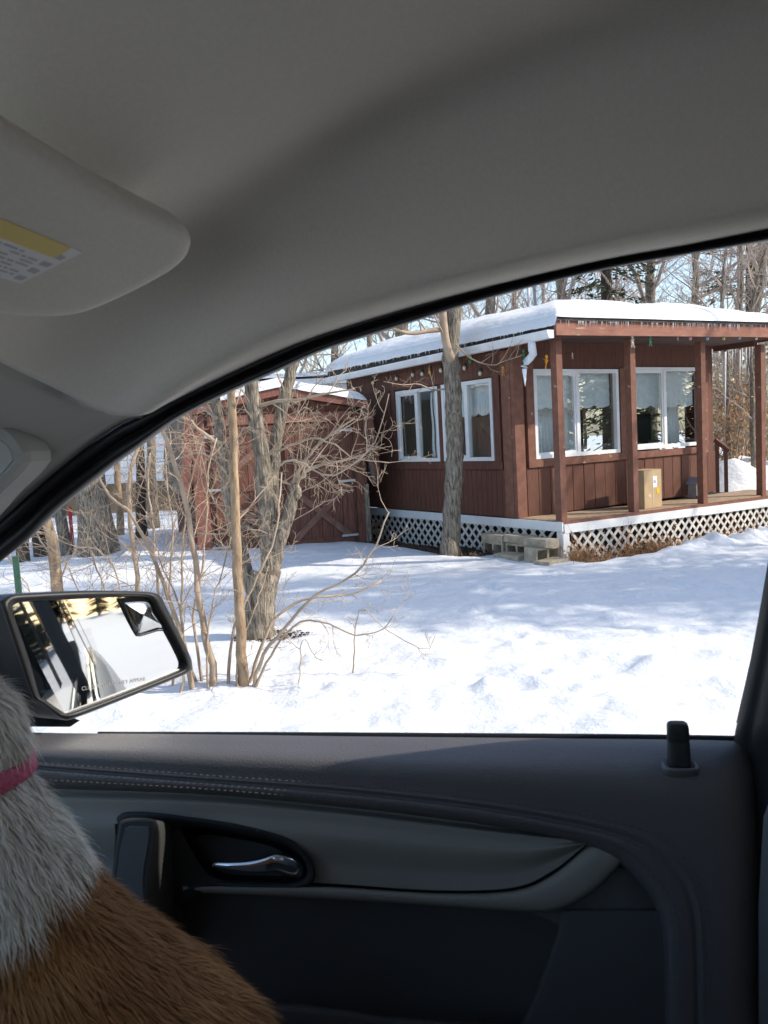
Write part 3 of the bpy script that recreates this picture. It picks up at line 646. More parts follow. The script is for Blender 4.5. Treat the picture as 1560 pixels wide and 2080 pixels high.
for side, (a0, a1) in (('l', (-2.22, -1.26)), ('r', (-1.20, -0.22))):
    m = MB(); sbox(m, a0, a1, -0.012, -0.001, 0.02, 1.78); dr = m.build('door', M_shed, shed)
    n = 6; wd = (a1 - a0) / n
    pm = MB(); pm.prism([SE * x + UP * z for x, z in ((-wd / 2 + 0.004, 0), (wd / 2 - 0.004, 0), (wd / 2 - 0.004, 1.74), (-wd / 2 + 0.004, 1.74))], SN * 0.012, 0.003, 0.003); PM = pm.mesh('plank', M_shed)
    for k in range(n): piece('plank', PM, S(a0 + wd * (k + 0.5), -0.026 - rs.uniform(0, 0.003), 0.03), dr)
    def bar(x0, z0, x1, z1, w_=0.045, d=-0.048, mt=mat('weathered_brace', (0.20, 0.105, 0.075), 0.85, 0.3, 8, 0.3, 30)):
        p, q = S(x0, d, z0), S(x1, d, z1); t = (q - p).normalized(); nn = t.cross(SN).normalized() * w_
        m = MB(); m.prism([p - nn, q - nn, q + nn, p + nn], SN * 0.02); m.build('brace', mt, dr)
    bar(a0 + 0.08, 0.12, a1 - 0.08, 0.84); bar(a0 + 0.08, 0.84, a1 - 0.08, 0.12, d=-0.052)
    bar(a0 + 0.08, 1.0, a1 - 0.08, 1.66, d=-0.048)
    bar(a0, 0.92, a1, 0.92, 0.05, -0.044, M_shed); bar(a0, 0.06, a1, 0.06, 0.05, -0.043, M_shed); bar(a0, 1.72, a1, 1.72, 0.05, -0.043, M_shed)
    bar(a0 + 0.045, 0.11, a0 + 0.045, 1.67, 0.045, -0.042, M_shed); bar(a1 - 0.045, 0.11, a1 - 0.045, 1.67, 0.045, -0.042, M_shed)
    e = a1 - 0.06 if side == 'r' else a0 + 0.06
    for z in (0.12, 0.92, 1.66):
        m = MB(); sbox(m, e - 0.15, e + 0.1, -0.078, -0.07, z - 0.016, z + 0.016); m.build('hinge', M_galv, dr)
m = MB(); sbox(m, -2.5, -2.30, -0.05, -0.002, -0.1, 1.3); sbox(m, -2.48, -2.3, -0.055, -0.002, 1.301, 1.96); m.build('corner_trim', M_shed_red, shed)
m = MB(); sbox(m, -0.16, 0.01, -0.04, -0.002, -0.1, 1.9); m.build('corner_trim', M_shed, shed)
m = MB(); sbox(m, -0.045, 0.025, -0.062, -0.041, -0.1, 0.85); m.build('corner_trim', M_bark, shed)
m = MB(); sbox(m, -2.25, -0.18, -0.045, -0.003, 1.80, 1.93); m.build('header_board', M_shed_red, shed)
def spanel(pts, mt, name, d0=-0.14, d1=DEP + 0.1, th=0.04, par=None):
    m = MB(); nn = SN
    for (a0, z0), (a1, z1) in zip(pts[:-1], pts[1:]):
        q = V((z1 - z0, -(a1 - a0))).normalized() * th
        m.prism([S(a0, d0, z0), S(a1, d0, z1), S(a1 + q.x, d0, z1 + q.y), S(a0 + q.x, d0, z0 + q.y)], SN * (d1 - d0))
    return m.build(name, mt, par or shed)
rf = spanel([(0.02, 2.02), (0.14, 0.86)], M_shingle, 'roof'); spanel([(-2.60, 0.86), (-2.48, 2.02)], M_shingle, 'roof')
spanel([(-2.50, 2.03), (-1.24, 2.27)], M_shingle, 'roof'); spanel([(-1.24, 2.27), (0.04, 2.03)], M_shingle, 'roof')
m = MB()
for k in range(7):                                  # overlapping courses of shingles on the steep left slope
    z0 = 0.86 + k * 0.165; a0 = -2.60 + 0.12 * (z0 - 0.86) / 1.16
    for j in range(10):
        d0 = -0.14 + j * 0.31 + (0.15 if k % 2 else 0); m.prism([S(a0 - 0.055, d0, z0), S(a0 - 0.055, d0 + 0.30, z0), S(a0 - 0.028, d0 + 0.30, z0 + 0.19), S(a0 - 0.028, d0, z0 + 0.19)], SE * 0.012)
m.build('shingle', M_shingle, shed, kind='stuff')
def edge(p, q, wd, mt, name):
    t = (q - p).normalized(); nn = t.cross(SN).normalized() * wd; m = MB(); m.prism([p - nn, q - nn, q + nn, p + nn], SN * 0.03); m.build(name, mt, shed)
edge(S(0.05, -0.175, 2.0), S(-1.24, -0.175, 2.235), 0.05, M_shed_red, 'rake_board'); edge(S(-1.24, -0.172, 2.235), S(-2.52, -0.172, 2.0), 0.05, M_shed_red, 'rake_board')
edge(S(0.04, -0.178, 2.02), S(0.155, -0.178, 0.86), 0.045, M_shed, 'rake_board'); edge(S(-2.50, -0.176, 2.02), S(-2.63, -0.176, 0.86), 0.06, M_shed_red, 'rake_board')
rows = []
for j in range(20):
    d = -0.2 + (DEP + 0.35) * j / 19; row = []
    for i in range(41):
        a = -2.56 + 2.66 * i / 40; e = min(a + 2.56, 0.10 - a, (d + 0.2) * 1.3, DEP + 0.15 - d)
        rz = 2.06 + 0.235 * (1 - abs(a + 1.24) / 1.3); row.append(S(a, d, rz + 0.15 * (1 - math.exp(-max(e, 0) / 0.09)) + 0.02 * noise.noise(V((a * 3, d * 3, 0)))))
    rows.append(row)
m = MB(); m.grid(rows); m.build('roof_snow', M_snow, rf)

# ================================================================== NEIGHBOURS
nh = thing('mobile_home', V((-6, 19.5, 0)), 'long white mobile home with a snow covered roof standing behind the shed', 'mobile home')
N0 = V((-14.0, 19.2, 0)); na = R(6); NE = V((math.cos(na), math.sin(na), 0)); NN = V((-NE.y, NE.x, 0))
def Nb(mb, a0, a1, d0, d1, z0, z1): mb.box(N0 + NE * (a0 + a1) / 2 + NN * (d0 + d1) / 2 + UP * (z0 + z1) / 2, (NE, NN, UP), ((a1 - a0) / 2, (d1 - d0) / 2, (z1 - z0) / 2))
m = MB(); Nb(m, 0, 14, 0, 4, 0.75, 2.95); wl = m.build('wall', M_siding, nh)
sm = MB(); sm.prism([NE * 0 + UP * 0, NE * 13.98 + UP * 0, NE * 13.98 + UP * 0.15 - NN * 0.0, UP * 0.15], NN * 0.016, 0, 0); SM = sm.mesh('siding_board', M_siding)
for k in range(12): piece('siding_board', SM, N0 + NE * 0.01 - NN * (0.02 + 0.006 * (k % 2)) + UP * (0.80 + k * 0.175), wl)
m = MB(); Nb(m, 0.02, 13.9, 0.05, 3.9, -0.2, 0.74); m.build('skirting', mat('brown_skirting', (0.22, 0.16, 0.1), 0.9, 0.2, 5), nh)
for a in (1.5, 5.0, 9.0): 
    m = MB(); Nb(m, a, a + 1.2, -0.05, -0.028, 1.6, 2.5); wf = m.build('window', M_white, nh); m = MB(); Nb(m, a + 0.07, a + 1.13, -0.06, -0.051, 1.67, 2.43); m.build('pane', M_tv, wf)
m = MB(); Nb(m, -0.2, 14.2, -0.25, 4.2, 2.96, 3.1); m.build('roof', M_gutter, nh)
m = MB(); m.grid([[N0 + NE * (-0.2 + 14.4 * i / 40) + NN * (-0.25 + 4.45 * j / 10) + UP * (3.1 + 0.22 * (1 - math.exp(-3 * max(0, min(j, 10 - j) / 2 + 0.1))) + 0.03 * noise.noise(V((i * .4, j * .5, 0)))) for i in range(41)] for j in range(11)]); m.build('roof_snow', M_snow, nh)
p = ony(677, 752, 20.3); m = MB(); m.tube([V((p.x, p.y, 3.0)), p + UP * 0.12], 0.07, 8); m.build('vent_pipe', M_white, nh)
for (x, y, Y, h, lb) in ((1087, 640, 19.0, 5.2, 'nearer white pole standing behind the cabin roof'), (1098, 640, 20.5, 5.6, 'thin grey mast just right of the white pole behind the cabin roof')):
    p = ony(x, y, Y); m = MB(); m.tube([V((p.x, p.y, -0.2)), V((p.x - 0.15, p.y, h))], [0.045, 0.035], 8); tag(m.build('pole', M_siding if 'white' in lb.split()[1] else M_galv), lb, 'pole')
p = ony(31, 1130, 4.6); m = MB(); b = gz(p.x, p.y)
m.add([V((p.x + a, p.y + c, z)) for z in (b - 0.1, p.z) for a, c in ((-.018, -.004), (.018, -.004), (.018, .004), (.005, .005), (.005, .03), (-.005, .03), (-.005, .005), (-.018, .004))],
      [(i, (i + 1) % 8, 8 + (i + 1) % 8, 8 + i) for i in range(8)] + [tuple(range(8, 16))])
tag(m.build('fence_post', M_post), 'green steel fence post standing in the snow behind the side mirror', 'post')
p = ony(141, 1030, 12.5); m = MB(); m.tube([V((p.x, p.y, gz(p.x, p.y) - 0.1)), V((p.x, p.y, p.z))], 0.03, 6); tag(m.build('marker_stake', M_red), 'red marker stake left of the thick tree trunk', 'stake')
# ================================================================== TREES
def rot_about(d, ang, az):
    u = d.orthogonal().normalized(); q = d.cross(u).normalized()
    return (d * math.cos(ang) + (u * math.cos(az) + q * math.sin(az)) * math.sin(ang)).normalized()
def bough(mb, rng, p, d, L, r, lvl, kids, wig=0.16, up=0.05, sides=5, end=0.25, spread=(28, 62), first=0.2, lf=(0.35, 0.62), rf=0.55, minr=0.0012):
    n = max(3, min(8, int(L / 0.16) + 2)) if lvl == 0 else max(4, min(9, int(L / 0.22) + 3))
    pts = [V(p)]; dd = V(d).normalized(); rad = [r]
    for i in range(n):
        dd = (dd + V((rng.gauss(0, wig), rng.gauss(0, wig), rng.gauss(0, wig) + up))).normalized()
        pts.append(pts[-1] + dd * (L / n)); rad.append(max(minr, r * (1 - (1 - end) * (i + 1) / n)))
    mb.tube(pts, rad, sides if lvl > 0 else 3, cap=False)
    if lvl > 0:
        for k in range(kids[0]):
            t = first + (1 - first) * (k + rng.random()) / kids[0]; i = min(n - 1, int(t * n)); f = t * n - i
            q = pts[i].lerp(pts[i + 1], f); ax = (pts[i + 1] - pts[i]).normalized()
            bough(mb, rng, q, rot_about(ax, R(rng.uniform(*spread)), rng.uniform(0, 6.28)), L * rng.uniform(*lf) * (1.1 - 0.5 * t), max(minr, rad[i] * rf), lvl - 1, kids[1:], wig, up, max(3, sides - 1), end, spread, first, lf, rf, minr)
    return pts
def fleshed(pts, k, rng, jit):                      # a traced stem made crooked in all directions
    q = spline(pts, k)
    return [p + V((rng.gauss(0, jit), rng.gauss(0, jit * 1.5), 0)) if 0 < i < k - 1 else p for i, p in enumerate(q)]
def taper(r0, r1, k, flare=0.0): return [r0 + (r1 - r0) * i / (k - 1) + flare * r0 * math.exp(-i * 14.0 / k) for i in range(k)]
def limb_twigs(mb, rng, pts, n, L, r, lvl, kids, t0=0.2, **kw):
    k = len(pts) - 1
    for i in range(n):
        t = t0 + (1 - t0) * (i + rng.random()) / n; j = min(k - 1, int(t * k)); q = pts[j].lerp(pts[j + 1], t * k - j)
        ax = (pts[j + 1] - pts[j]).normalized()
        bough(mb, rng, q, rot_about(ax, R(rng.uniform(35, 70)), rng.uniform(0, 6.28)), L * rng.uniform(0.5, 1.2), r, lvl, kids, **kw)
def px(pts, Y): return [ony(x, y, (Y if not isinstance(Y, (list, tuple)) else Y[0] + (Y[1] - Y[0]) * i / (len(pts) - 1))) for i, (x, y) in enumerate(pts)]
def knobbly(mb, pts, rad, n, rng, amp=0.12):        # trunk with an uneven round
    o = len(mb.v); mb.tube(pts, rad, n)
    for i in range(len(pts)):
        c = V(pts[i])
        for j in range(n):
            q = V(mb.v[o + i * n + j]); f = 1 + amp * noise.noise(q * 9) + amp * 0.7 * noise.noise(q * V((22, 22, 5)))
            mb.v[o + i * n + j] = tuple(c + (q - c) * f)
# ---- the tree standing right against the porch
rt = random.Random(5)
b = hit_ground(914, 1124); tr = thing('tree', b, 'straight grey barked tree standing in front of the cabin side windows', 'tree')
P_ = [V((b.x, b.y, b.z - 0.15))] + px([(914, 1105), (920, 1010), (923, 900), (921, 800), (915, 720), (921, 640), (926, 560), (930, 440)], [b.y, b.y + 0.05])
T = fleshed(P_, 44, rt, 0.006); m = MB(); knobbly(m, T, [0.118 * (1 + 0.5 * math.exp(-i * 0.5)) - 0.0006 * i for i in range(44)], 18, rt, 0.16)
m.build('trunk', M_bark, tr)
m = MB()
L1 = px([(918, 735), (905, 690), (900, 640), (893, 590), (880, 500)], b.y - 0.05); m.tube(spline(L1, 12), taper(0.055, 0.04, 12), 10); limb_twigs(m, rt, spline(L1, 12), 6, 1.0, 0.012, 2, [5, 4])
L2 = px([(905, 668), (870, 672), (830, 677), (790, 665), (760, 672)], [b.y, b.y - 0.9]); m.tube(spline(L2, 12), taper(0.035, 0.012, 12), 7); limb_twigs(m, rt, spline(L2, 12), 7, 0.8, 0.010, 2, [5, 4])
L3 = px([(925, 700), (960, 730), (1000, 742), (1020, 735), (1060, 722)], [b.y - 0.1, b.y - 0.9]); m.tube(spline(L3, 12), taper(0.012, 0.004, 12), 5); limb_twigs(m, rt, spline(L3, 12), 7, 0.4, 0.005, 1, [4])
L4 = px([(905, 790), (880, 792), (850, 780), (820, 782), (780, 775)], [b.y - 0.1, b.y - 0.9]); m.tube(spline(L4, 12), taper(0.012, 0.004, 12), 5); limb_twigs(m, rt, spline(L4, 12), 7, 0.4, 0.005, 1, [4])
top = T[-1]
for k in range(14): bough(m, rt, T[-1 - rt.randint(0, 8)], V((rt.gauss(0, 1), rt.gauss(0, 1), 0.8)), rt.uniform(1.5, 3), 0.035, 3, [6, 5, 3])
m.build('branches', M_twig, tr)
# ---- the forked tree in the middle
rt = random.Random(9); b = hit_ground(527, 1293); Y0 = b.y
tr = thing('tree', b, 'old forked tree with several lichened stems rising before the shed doors', 'tree')
m = MB()
T = fleshed([V((b.x, b.y, b.z - 0.15))] + px([(526, 1285), (528, 1240), (533, 1200), (540, 1165)], Y0), 16, rt, 0.004); knobbly(m, T, [0.116 * (1 + 0.35 * math.exp(-i * 0.5)) for i in range(16)], 18, rt, 0.14)
st = [([(520, 1215), (505, 1180), (496, 1150), (480, 1090), (468, 1020), (458, 950), (448, 880), (440, 820), (434, 740), (430, 640)], 0.055, 0.036, 0.12),
      ([(545, 1190), (549, 1130), (545, 1060), (536, 980), (530, 920), (520, 860), (512, 800), (506, 740), (500, 640)], 0.076, 0.048, -0.05),
      ([(552, 1180), (565, 1110), (585, 1050), (600, 1000), (596, 980)], 0.062, 0.042, -0.1),
      ([(540, 1075), (552, 1000), (556, 940), (560, 900), (570, 850), (580, 800), (590, 760), (604, 690), (612, 600)], 0.055, 0.04, 0.25)]
TS = []
for pts, r0, r1, dy in st:
    q = fleshed(px(pts, [Y0, Y0 + dy]), 26, rt, 0.004); knobbly(m, q, taper(r0, r1, 26), 12, rt, 0.14); TS.append(q)
m.build('trunk', M_bark, tr)
m = MB()
br = [([(596, 985), (620, 960), (650, 945), (700, 935), (745, 920)], [Y0 - .1, Y0 - .5], 0.022), ([(595, 990), (610, 950), (640, 910), (690, 870), (720, 850)], [Y0 - .1, Y0 - .3], 0.022),
      ([(525, 1090), (505, 1072), (490, 1068), (470, 1080), (440, 1085), (400, 1082)], [Y0, Y0 + .2], 0.02), ([(512, 830), (560, 815), (610, 812), (660, 800), (720, 790)], [Y0, Y0 - .4], 0.022),
      ([(530, 930), (590, 905), (640, 890), (680, 905), (720, 930), (790, 940)], [Y0 - .1, Y0 - .8], 0.014), ([(440, 850), (410, 830), (370, 815), (330, 800)], [Y0, Y0 + .5], 0.022),
      ([(450, 900), (420, 885), (380, 850), (345, 840), (300, 842)], [Y0, Y0 - .4], 0.020), ([(460, 960), (430, 930), (400, 920), (350, 935), (300, 940)], [Y0, Y0 + .4], 0.014),
      ([(505, 760), (540, 730), (600, 720), (680, 720)], [Y0, Y0 + .3], 0.02), ([(548, 975), (570, 945), (600, 935), (660, 965), (700, 955), (760, 900), (790, 800)], [Y0 - .2, Y0 - .9], 0.012)]
for pts, YY, r in br:
    q = fleshed(px(pts, YY), 18, rt, 0.008); r *= 0.75; m.tube(q, taper(r, r * 0.3, 18), 6); limb_twigs(m, rt, q, 6, 0.45, r * 0.26, 2, [4, 3], t0=0.1, wig=0.2, up=0.03)
for q in TS: limb_twigs(m, rt, q, 11, 0.62, 0.005, 2, [5, 3], t0=0.3, wig=0.2, up=0.04)
m.build('branches', M_twig_r, tr)
m = MB()
for k in range(260):
    a = rt.uniform(0, 6.28); r = rt.uniform(0.1, 0.3); c = b + V((0.10 + r * math.cos(a) * 1.1, -0.05 + r * math.sin(a) * 0.6, 0)); c.z = gz(c.x, c.y) + 0.012; s = rt.uniform(0.008, 0.02)
    e1 = V((rt.gauss(0, 1), rt.gauss(0, 1), rt.gauss(0, .3))).normalized(); e2 = e1.orthogonal().normalized(); m.add([c - e1 * s, c + e2 * s * 0.5, c + e1 * s, c - e2 * s * 0.5], [(0, 1, 2, 3)])
m.build('bark_litter', M_litter, kind='stuff')
# ---- sapling and shrubs nearest the car
rt = random.Random(14)
def stemmed(name, base, label, cat, stems, mt_s, mt_t, grp=None):
    o = thing(name, base, label, cat, grp)
    tw = MB()
    for pts, YY, r0, r1, nt, lt in stems:
        g0 = hit_ground(*pts[0]) if pts[0][1] > 1180 else None
        q = px(pts, YY)
        if g0 is not None: q[0] = V((q[0].x, q[0].y, gz(q[0].x, q[0].y) - 0.06))
        q = fleshed(q, 22, rt, 0.004); mm = MB(); mm.tube(q, taper(r0, r1, 22, 0.15), 9); mm.build('stem', mt_s, o)
        limb_twigs(tw, rt, q, nt, lt, max(0.0026, r1 * 0.32), 2, [4, 3], t0=0.25, wig=0.17, up=0.04, minr=0.0011)
    tw.build('twigs', mt_t, o); return o
Yb = hit_ground(492, 1400).y
stemmed('sapling', hit_ground(492, 1400), 'smooth tan sapling, the straightest and thickest of the near stems', 'sapling',
        [([(493, 1400), (491, 1300), (484, 1180), (478, 1060), (477, 960), (472, 860), (467, 770), (462, 660), (458, 520)], [Yb, Yb + .1], 0.033, 0.022, 10, 0.5)], M_bark_t, M_twig)
stemmed('shrub', hit_ground(515, 1398), 'thin spreading shrub at the foot of the tan sapling, bare branches reaching right', 'shrub',
        [([(508, 1400), (535, 1330), (575, 1280), (640, 1210), (700, 1180), (735, 1150), (770, 1090), (790, 1040)], [Yb, Yb - .3], 0.013, 0.004, 8, 0.3),
         ([(500, 1398), (530, 1320), (555, 1262), (600, 1225), (650, 1212), (710, 1208), (775, 1180)], [Yb + .05, Yb + .2], 0.012, 0.006, 5, 0.3),
         ([(512, 1400), (545, 1340), (598, 1270), (650, 1262), (720, 1290), (775, 1278), (800, 1250)], [Yb, Yb - .2], 0.009, 0.003, 6, 0.25),
         ([(705, 1208), (730, 1240), (780, 1275), (830, 1305), (868, 1320), (884, 1292)], [Yb + .15, Yb], 0.005, 0.002, 5, 0.12),
         ([(598, 1272), (615, 1300), (640, 1335), (656, 1342)], [Yb, Yb - .1], 0.004, 0.002, 3, 0.1),
         ([(462, 1395), (468, 1330), (480, 1260), (520, 1180), (560, 1080), (572, 960)], [Yb, Yb + .3], 0.011, 0.005, 8, 0.35),
         ([(480, 1402), (486, 1320), (520, 1230), (545, 1150)], [Yb - .05, Yb + .2], 0.008, 0.003, 5, 0.3)], M_twig_r, M_twig_r)
Yc = hit_ground(428, 1405).y
stemmed('shrub', hit_ground(428, 1405), 'many stemmed bare shrub just right of the side mirror, its longest stem bent over', 'shrub',
        [([(432, 1405), (430, 1350), (412, 1270), (400, 1180), (390, 1100), (385, 1060), (372, 1000), (350, 930), (335, 890), (322, 840), (318, 780)], [Yc, Yc + .2], 0.024, 0.011, 12, 0.55),
         ([(412, 1402), (402, 1330), (395, 1250), (412, 1140), (420, 1040), (424, 950), (440, 890)], [Yc + .1, Yc + .5], 0.010, 0.005, 9, 0.5),
         ([(392, 1400), (370, 1300), (345, 1220), (318, 1150), (290, 1090), (262, 1040), (225, 1010), (200, 970)], [Yc, Yc + .3], 0.017, 0.008, 12, 0.5),
         ([(425, 1408), (420, 1330), (430, 1240), (455, 1150), (470, 1090)], [Yc - .05, Yc + .1], 0.008, 0.003, 8, 0.4),
         ([(405, 1400), (380, 1330), (368, 1240), (372, 1120), (380, 1010), (410, 900)], [Yc + .1, Yc + .3], 0.010, 0.004, 10, 0.5)], M_twig, M_twig)
Yd = 5.0
stemmed('shrub', hit_ground(300, 1385), 'bare shrub of many thin stems rising behind the side mirror', 'shrub',
        [([(290, 1385), (282, 1240), (272, 1120), (262, 1010), (265, 960), (280, 910), (295, 860)], [Yd, Yd + .3], 0.017, 0.012, 12, 0.5),
         ([(330, 1390), (325, 1260), (318, 1150), (310, 1060), (300, 1000), (305, 920)], [Yd + .1, Yd + .4], 0.012, 0.006, 12, 0.55),
         ([(240, 1385), (215, 1220), (190, 1130), (160, 1090)], [Yd, Yd + .1], 0.010, 0.004, 8, 0.5), ([(180, 1385), (160, 1210), (130, 1140), (90, 1100)], [Yd + .2, Yd + .3], 0.008, 0.003, 8, 0.45),
         ([(350, 1395), (352, 1290), (345, 1180), (350, 1080), (340, 980), (334, 900)], [Yd, Yd + .2], 0.009, 0.004, 10, 0.5),
         ([(250, 1385), (250, 1280), (240, 1180), (205, 1120), (150, 1110)], [Yd - .2, Yd], 0.009, 0.003, 8, 0.45), ([(100, 1385), (70, 1230), (30, 1150), (0, 1100)], [Yd, Yd], 0.007, 0.003, 6, 0.4),
         ([(365, 1400), (372, 1300), (366, 1240), (330, 1150), (300, 1090), (240, 1130)], [Yd - .2, Yd + .1], 0.008, 0.003, 9, 0.45)], M_twig, M_twig)
o = stemmed('sapling', hit_ground(118, 1300), 'leaning tan sapling left of the thick trunk, behind the side mirror', 'sapling',
        [([(125, 1300), (116, 1190), (110, 1130), (100, 1080), (85, 1040), (60, 990), (30, 920)], 6.6, 0.055, 0.035, 8, 0.6)], M_bark_t, M_twig)
# ---- trunks further left
def far_trunk(pts, Y, r, label, mt=M_bark, seed=1, nb=10, hgt=8):
    g = random.Random(seed); q = px(pts, Y); z = gz(q[0].x, q[0].y); o = thing('tree', V((q[0].x, q[0].y, z)), label, 'tree')
    q[0] = V((q[0].x, q[0].y, z - 0.2)); d = (q[-1] - q[-2]).normalized()
    q.append(q[-1] + (d * 0.3 + UP).normalized() * max(0.5, hgt - q[-1].z))
    t = fleshed(q, 34, g, r * 0.08); m = MB(); knobbly(m, t, [r * (1.35 * math.exp(-i * 0.5) * 0.35 + 1 - 0.7 * i / 34) for i in range(34)], 14, g, 0.12); m.build('trunk', mt, o)
    m = MB(); limb_twigs(m, g, t, nb, 2.2, r * 0.16, 3, [6, 5, 3], t0=0.35, up=0.06); m.build('branches', M_twig, o); return o
far_trunk([(198, 1138), (196, 1080), (188, 1000), (180, 900), (172, 780)], 11.2, 0.225, 'thickest grey trunk at the left, standing on the snow between mirror and shed', seed=2)
far_trunk([(137, 1135), (130, 1080), (118, 1020), (105, 900)], 11.4, 0.075, 'slim grey trunk just left of the thickest trunk', seed=3, nb=6)
far_trunk([(47, 1140), (45, 1100), (42, 1000)], 11.2, 0.075, 'dark short looking trunk farthest left, beside the green post', M_bark_d, 4, 6)
far_trunk([(88, 1135), (78, 1080), (70, 1000)], 11.8, 0.085, 'dark leaning trunk second from the left edge', M_bark_d, 6, 6)
far_trunk([(288, 1112), (286, 1000), (284, 900), (282, 780)], 12.6, 0.075, 'dark slender trunk in front of the white mobile home', M_bark_d, 7, 8)
far_trunk([(306, 1030), (308, 960), (306, 880), (305, 780)], 15.5, 0.10, 'grey trunk right beside the shed in front of the mobile home', seed=8, nb=8)
far_trunk([(238, 1010), (238, 950), (236, 850)], 14.5, 0.06, 'thin tan trunk in the gap between thick trunk and slender dark trunk', M_bark_t, 9, 6)
# ---- trees behind the cabin: made from a few kinds, each copy turned, scaled and described
def wood_tree(name, seed, hgt, r, label, mt, mtw, nb=22, lv=(7, 5, 3), spread=0.32, t0=0.25):
    g = random.Random(seed); o = thing(name, V((0, 0, -200)), label, 'tree', 'bare trees behind the cabin'); o.location = V()
    q = [V((0, 0, -0.4)), V((0, 0, hgt * 0.3)), V((g.gauss(0, .2), g.gauss(0, .2), hgt * 0.6)), V((g.gauss(0, .4), g.gauss(0, .4), hgt))]
    t = fleshed(q, 20, g, r * 0.15); m = MB(); m.tube(t, taper(r, r * 0.16, 20), 10); m.build('trunk', mt, o)
    m = MB(); limb_twigs(m, g, t, nb, hgt * spread, r * 0.3, 3, lv, t0=t0, up=0.07, wig=0.15, minr=0.004); m.build('branches', mtw, o); return o
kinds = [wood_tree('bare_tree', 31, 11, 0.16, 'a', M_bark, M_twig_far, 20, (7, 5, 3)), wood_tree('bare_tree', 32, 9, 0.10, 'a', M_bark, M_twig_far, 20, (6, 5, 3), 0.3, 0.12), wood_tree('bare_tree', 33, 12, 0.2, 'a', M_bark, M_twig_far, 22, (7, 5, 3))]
spots = [  # (px x, depth, kind, scale, label)
    (1150, 21, 0, 1.1, 'upright trunk showing just right of the mast, behind the cabin roof ridge'), (1000, 19, 2, 0.9, 'tall straight trunk between the porch side tree and the white pole'),
    (828, 17.5, 2, 1.0, 'thick pale trunk behind the low left end of the cabin roof'), (1325, 22, 2, 1.0, 'pale thick trunk in front of the dark spruce behind the roof'),
    (1420, 20, 0, 0.9, 'branching dark stem against blue sky right of the roof peak'), (1500, 18, 1, 1.1, 'many branched tree behind the right end of the cabin roof'),
    (1545, 17, 0, 1.0, 'tree above the right porch post at the photo edge'), (1250, 26, 1, 1.0, 'slim birch like tree left of the dark spruce'),
    (760, 21, 1, 1.0, 'slim tree over the left tip of the cabin roof snow'), (690, 23, 0, 1.0, 'bare tree behind the mobile home roof above the shed'),
    (930, 25, 1, 1.1, 'distant slim tree just right of the porch side trunk'), (1060, 27, 0, 0.9, 'distant tree directly left of the white pole'),
    (600, 24, 2, 0.9, 'bare tree rising behind the shed roof'), (1480, 15.5, 1, 0.62, 'low bare tree seen under the porch roof between the last two posts'), (1530, 14.6, 1, 0.55, 'crooked low tree seen under the porch roof beside the last post'),
    (1640, 15, 0, 0.9, 'tree with low boughs at the right edge of the yard')]
kids_used = set(); rr = random.Random(3)
for (x, Y, k, sc, lb) in spots:
    p = ony(x, 900, Y); loc = V((p.x, p.y, gz(p.x, p.y)))
    if k in kids_used: copy_thing(kinds[k], loc, rr.uniform(0, 6.28), sc, lb)
    else: kinds[k].location = loc; kinds[k].scale = (sc,) * 3; kinds[k].rotation_euler = (0, 0, rr.uniform(0, 6.28)); kinds[k]['label'] = lb; kids_used.add(k)
# arching boughs crossing the sky at upper right belong to that edge tree
def conifer(seed, hgt, rad, label, mt, dens=26, drop=-0.25):
    g = random.Random(seed); o = thing('conifer', V(), label, 'tree'); m = MB(); m.tube([V((0, 0, -0.3)), V((0, 0, hgt * .5)), V((0, 0, hgt))], [rad * 0.09, rad * 0.06, 0.02], 8); m.build('trunk', M_bark_d, o)
    m = MB(); nl = int(hgt * 2.6)
    for i in range(nl):
        z = hgt * (0.08 + 0.92 * i / nl); Rr = rad * (1 - z / hgt) ** 0.8 + 0.15
        for k in range(g.randint(5, 8)):
            a = g.uniform(0, 6.28); L = Rr * g.uniform(0.55, 1.1); d = V((math.cos(a), math.sin(a), drop + g.gauss(0, .12)))
            b0 = V((0, 0, z + g.gauss(0, .1))); m.tube([b0, b0 + d * L], [0.02, 0.006], 3, cap=False)
            for q in range(int(dens * L)):
                t = g.uniform(0.15, 1); c = b0 + d * L * t; sd_ = V((-d.y, d.x, 0)).normalized() * g.uniform(-1, 1) * 0.32 * L * (1.15 - t) ; c = c + sd_ + V((0, 0, g.gauss(0, .05) - 0.12 * sd_.length))
                s = g.uniform(0.07, 0.17); e1 = (d + sd_ * 1.2 + V((g.gauss(0, .3), g.gauss(0, .3), g.gauss(0, .3)))).normalized(); e2 = e1.cross(V((g.gauss(0, 1), g.gauss(0, 1), g.gauss(0, 1)))).normalized()
                m.add([c - e2 * s * 0.22, c + e1 * s - e2 * s * 0.1, c + e1 * s * 1.2 + e2 * s * 0.05, c + e2 * s * 0.22], [(0, 1, 2, 3)])
    m.build('crown', mt, o); return o
M_pine = mat('pine_needles', (0.10, 0.105, 0.05), 0.85, 0.4, 3, col2=(0.16, 0.15, 0.07))
p = ony(1240, 870, 21); sp = conifer(41, 9.3, 2.6, 'dark green spruce behind the middle of the cabin roof', M_needle); sp.location = V((p.x, p.y, 0))
p = ony(1530, 870, 21); pn = conifer(42, 10, 2.4, 'olive coloured pine behind the right end of the cabin roof', M_pine, 18, 0.15); pn.location = V((p.x, p.y, 0))
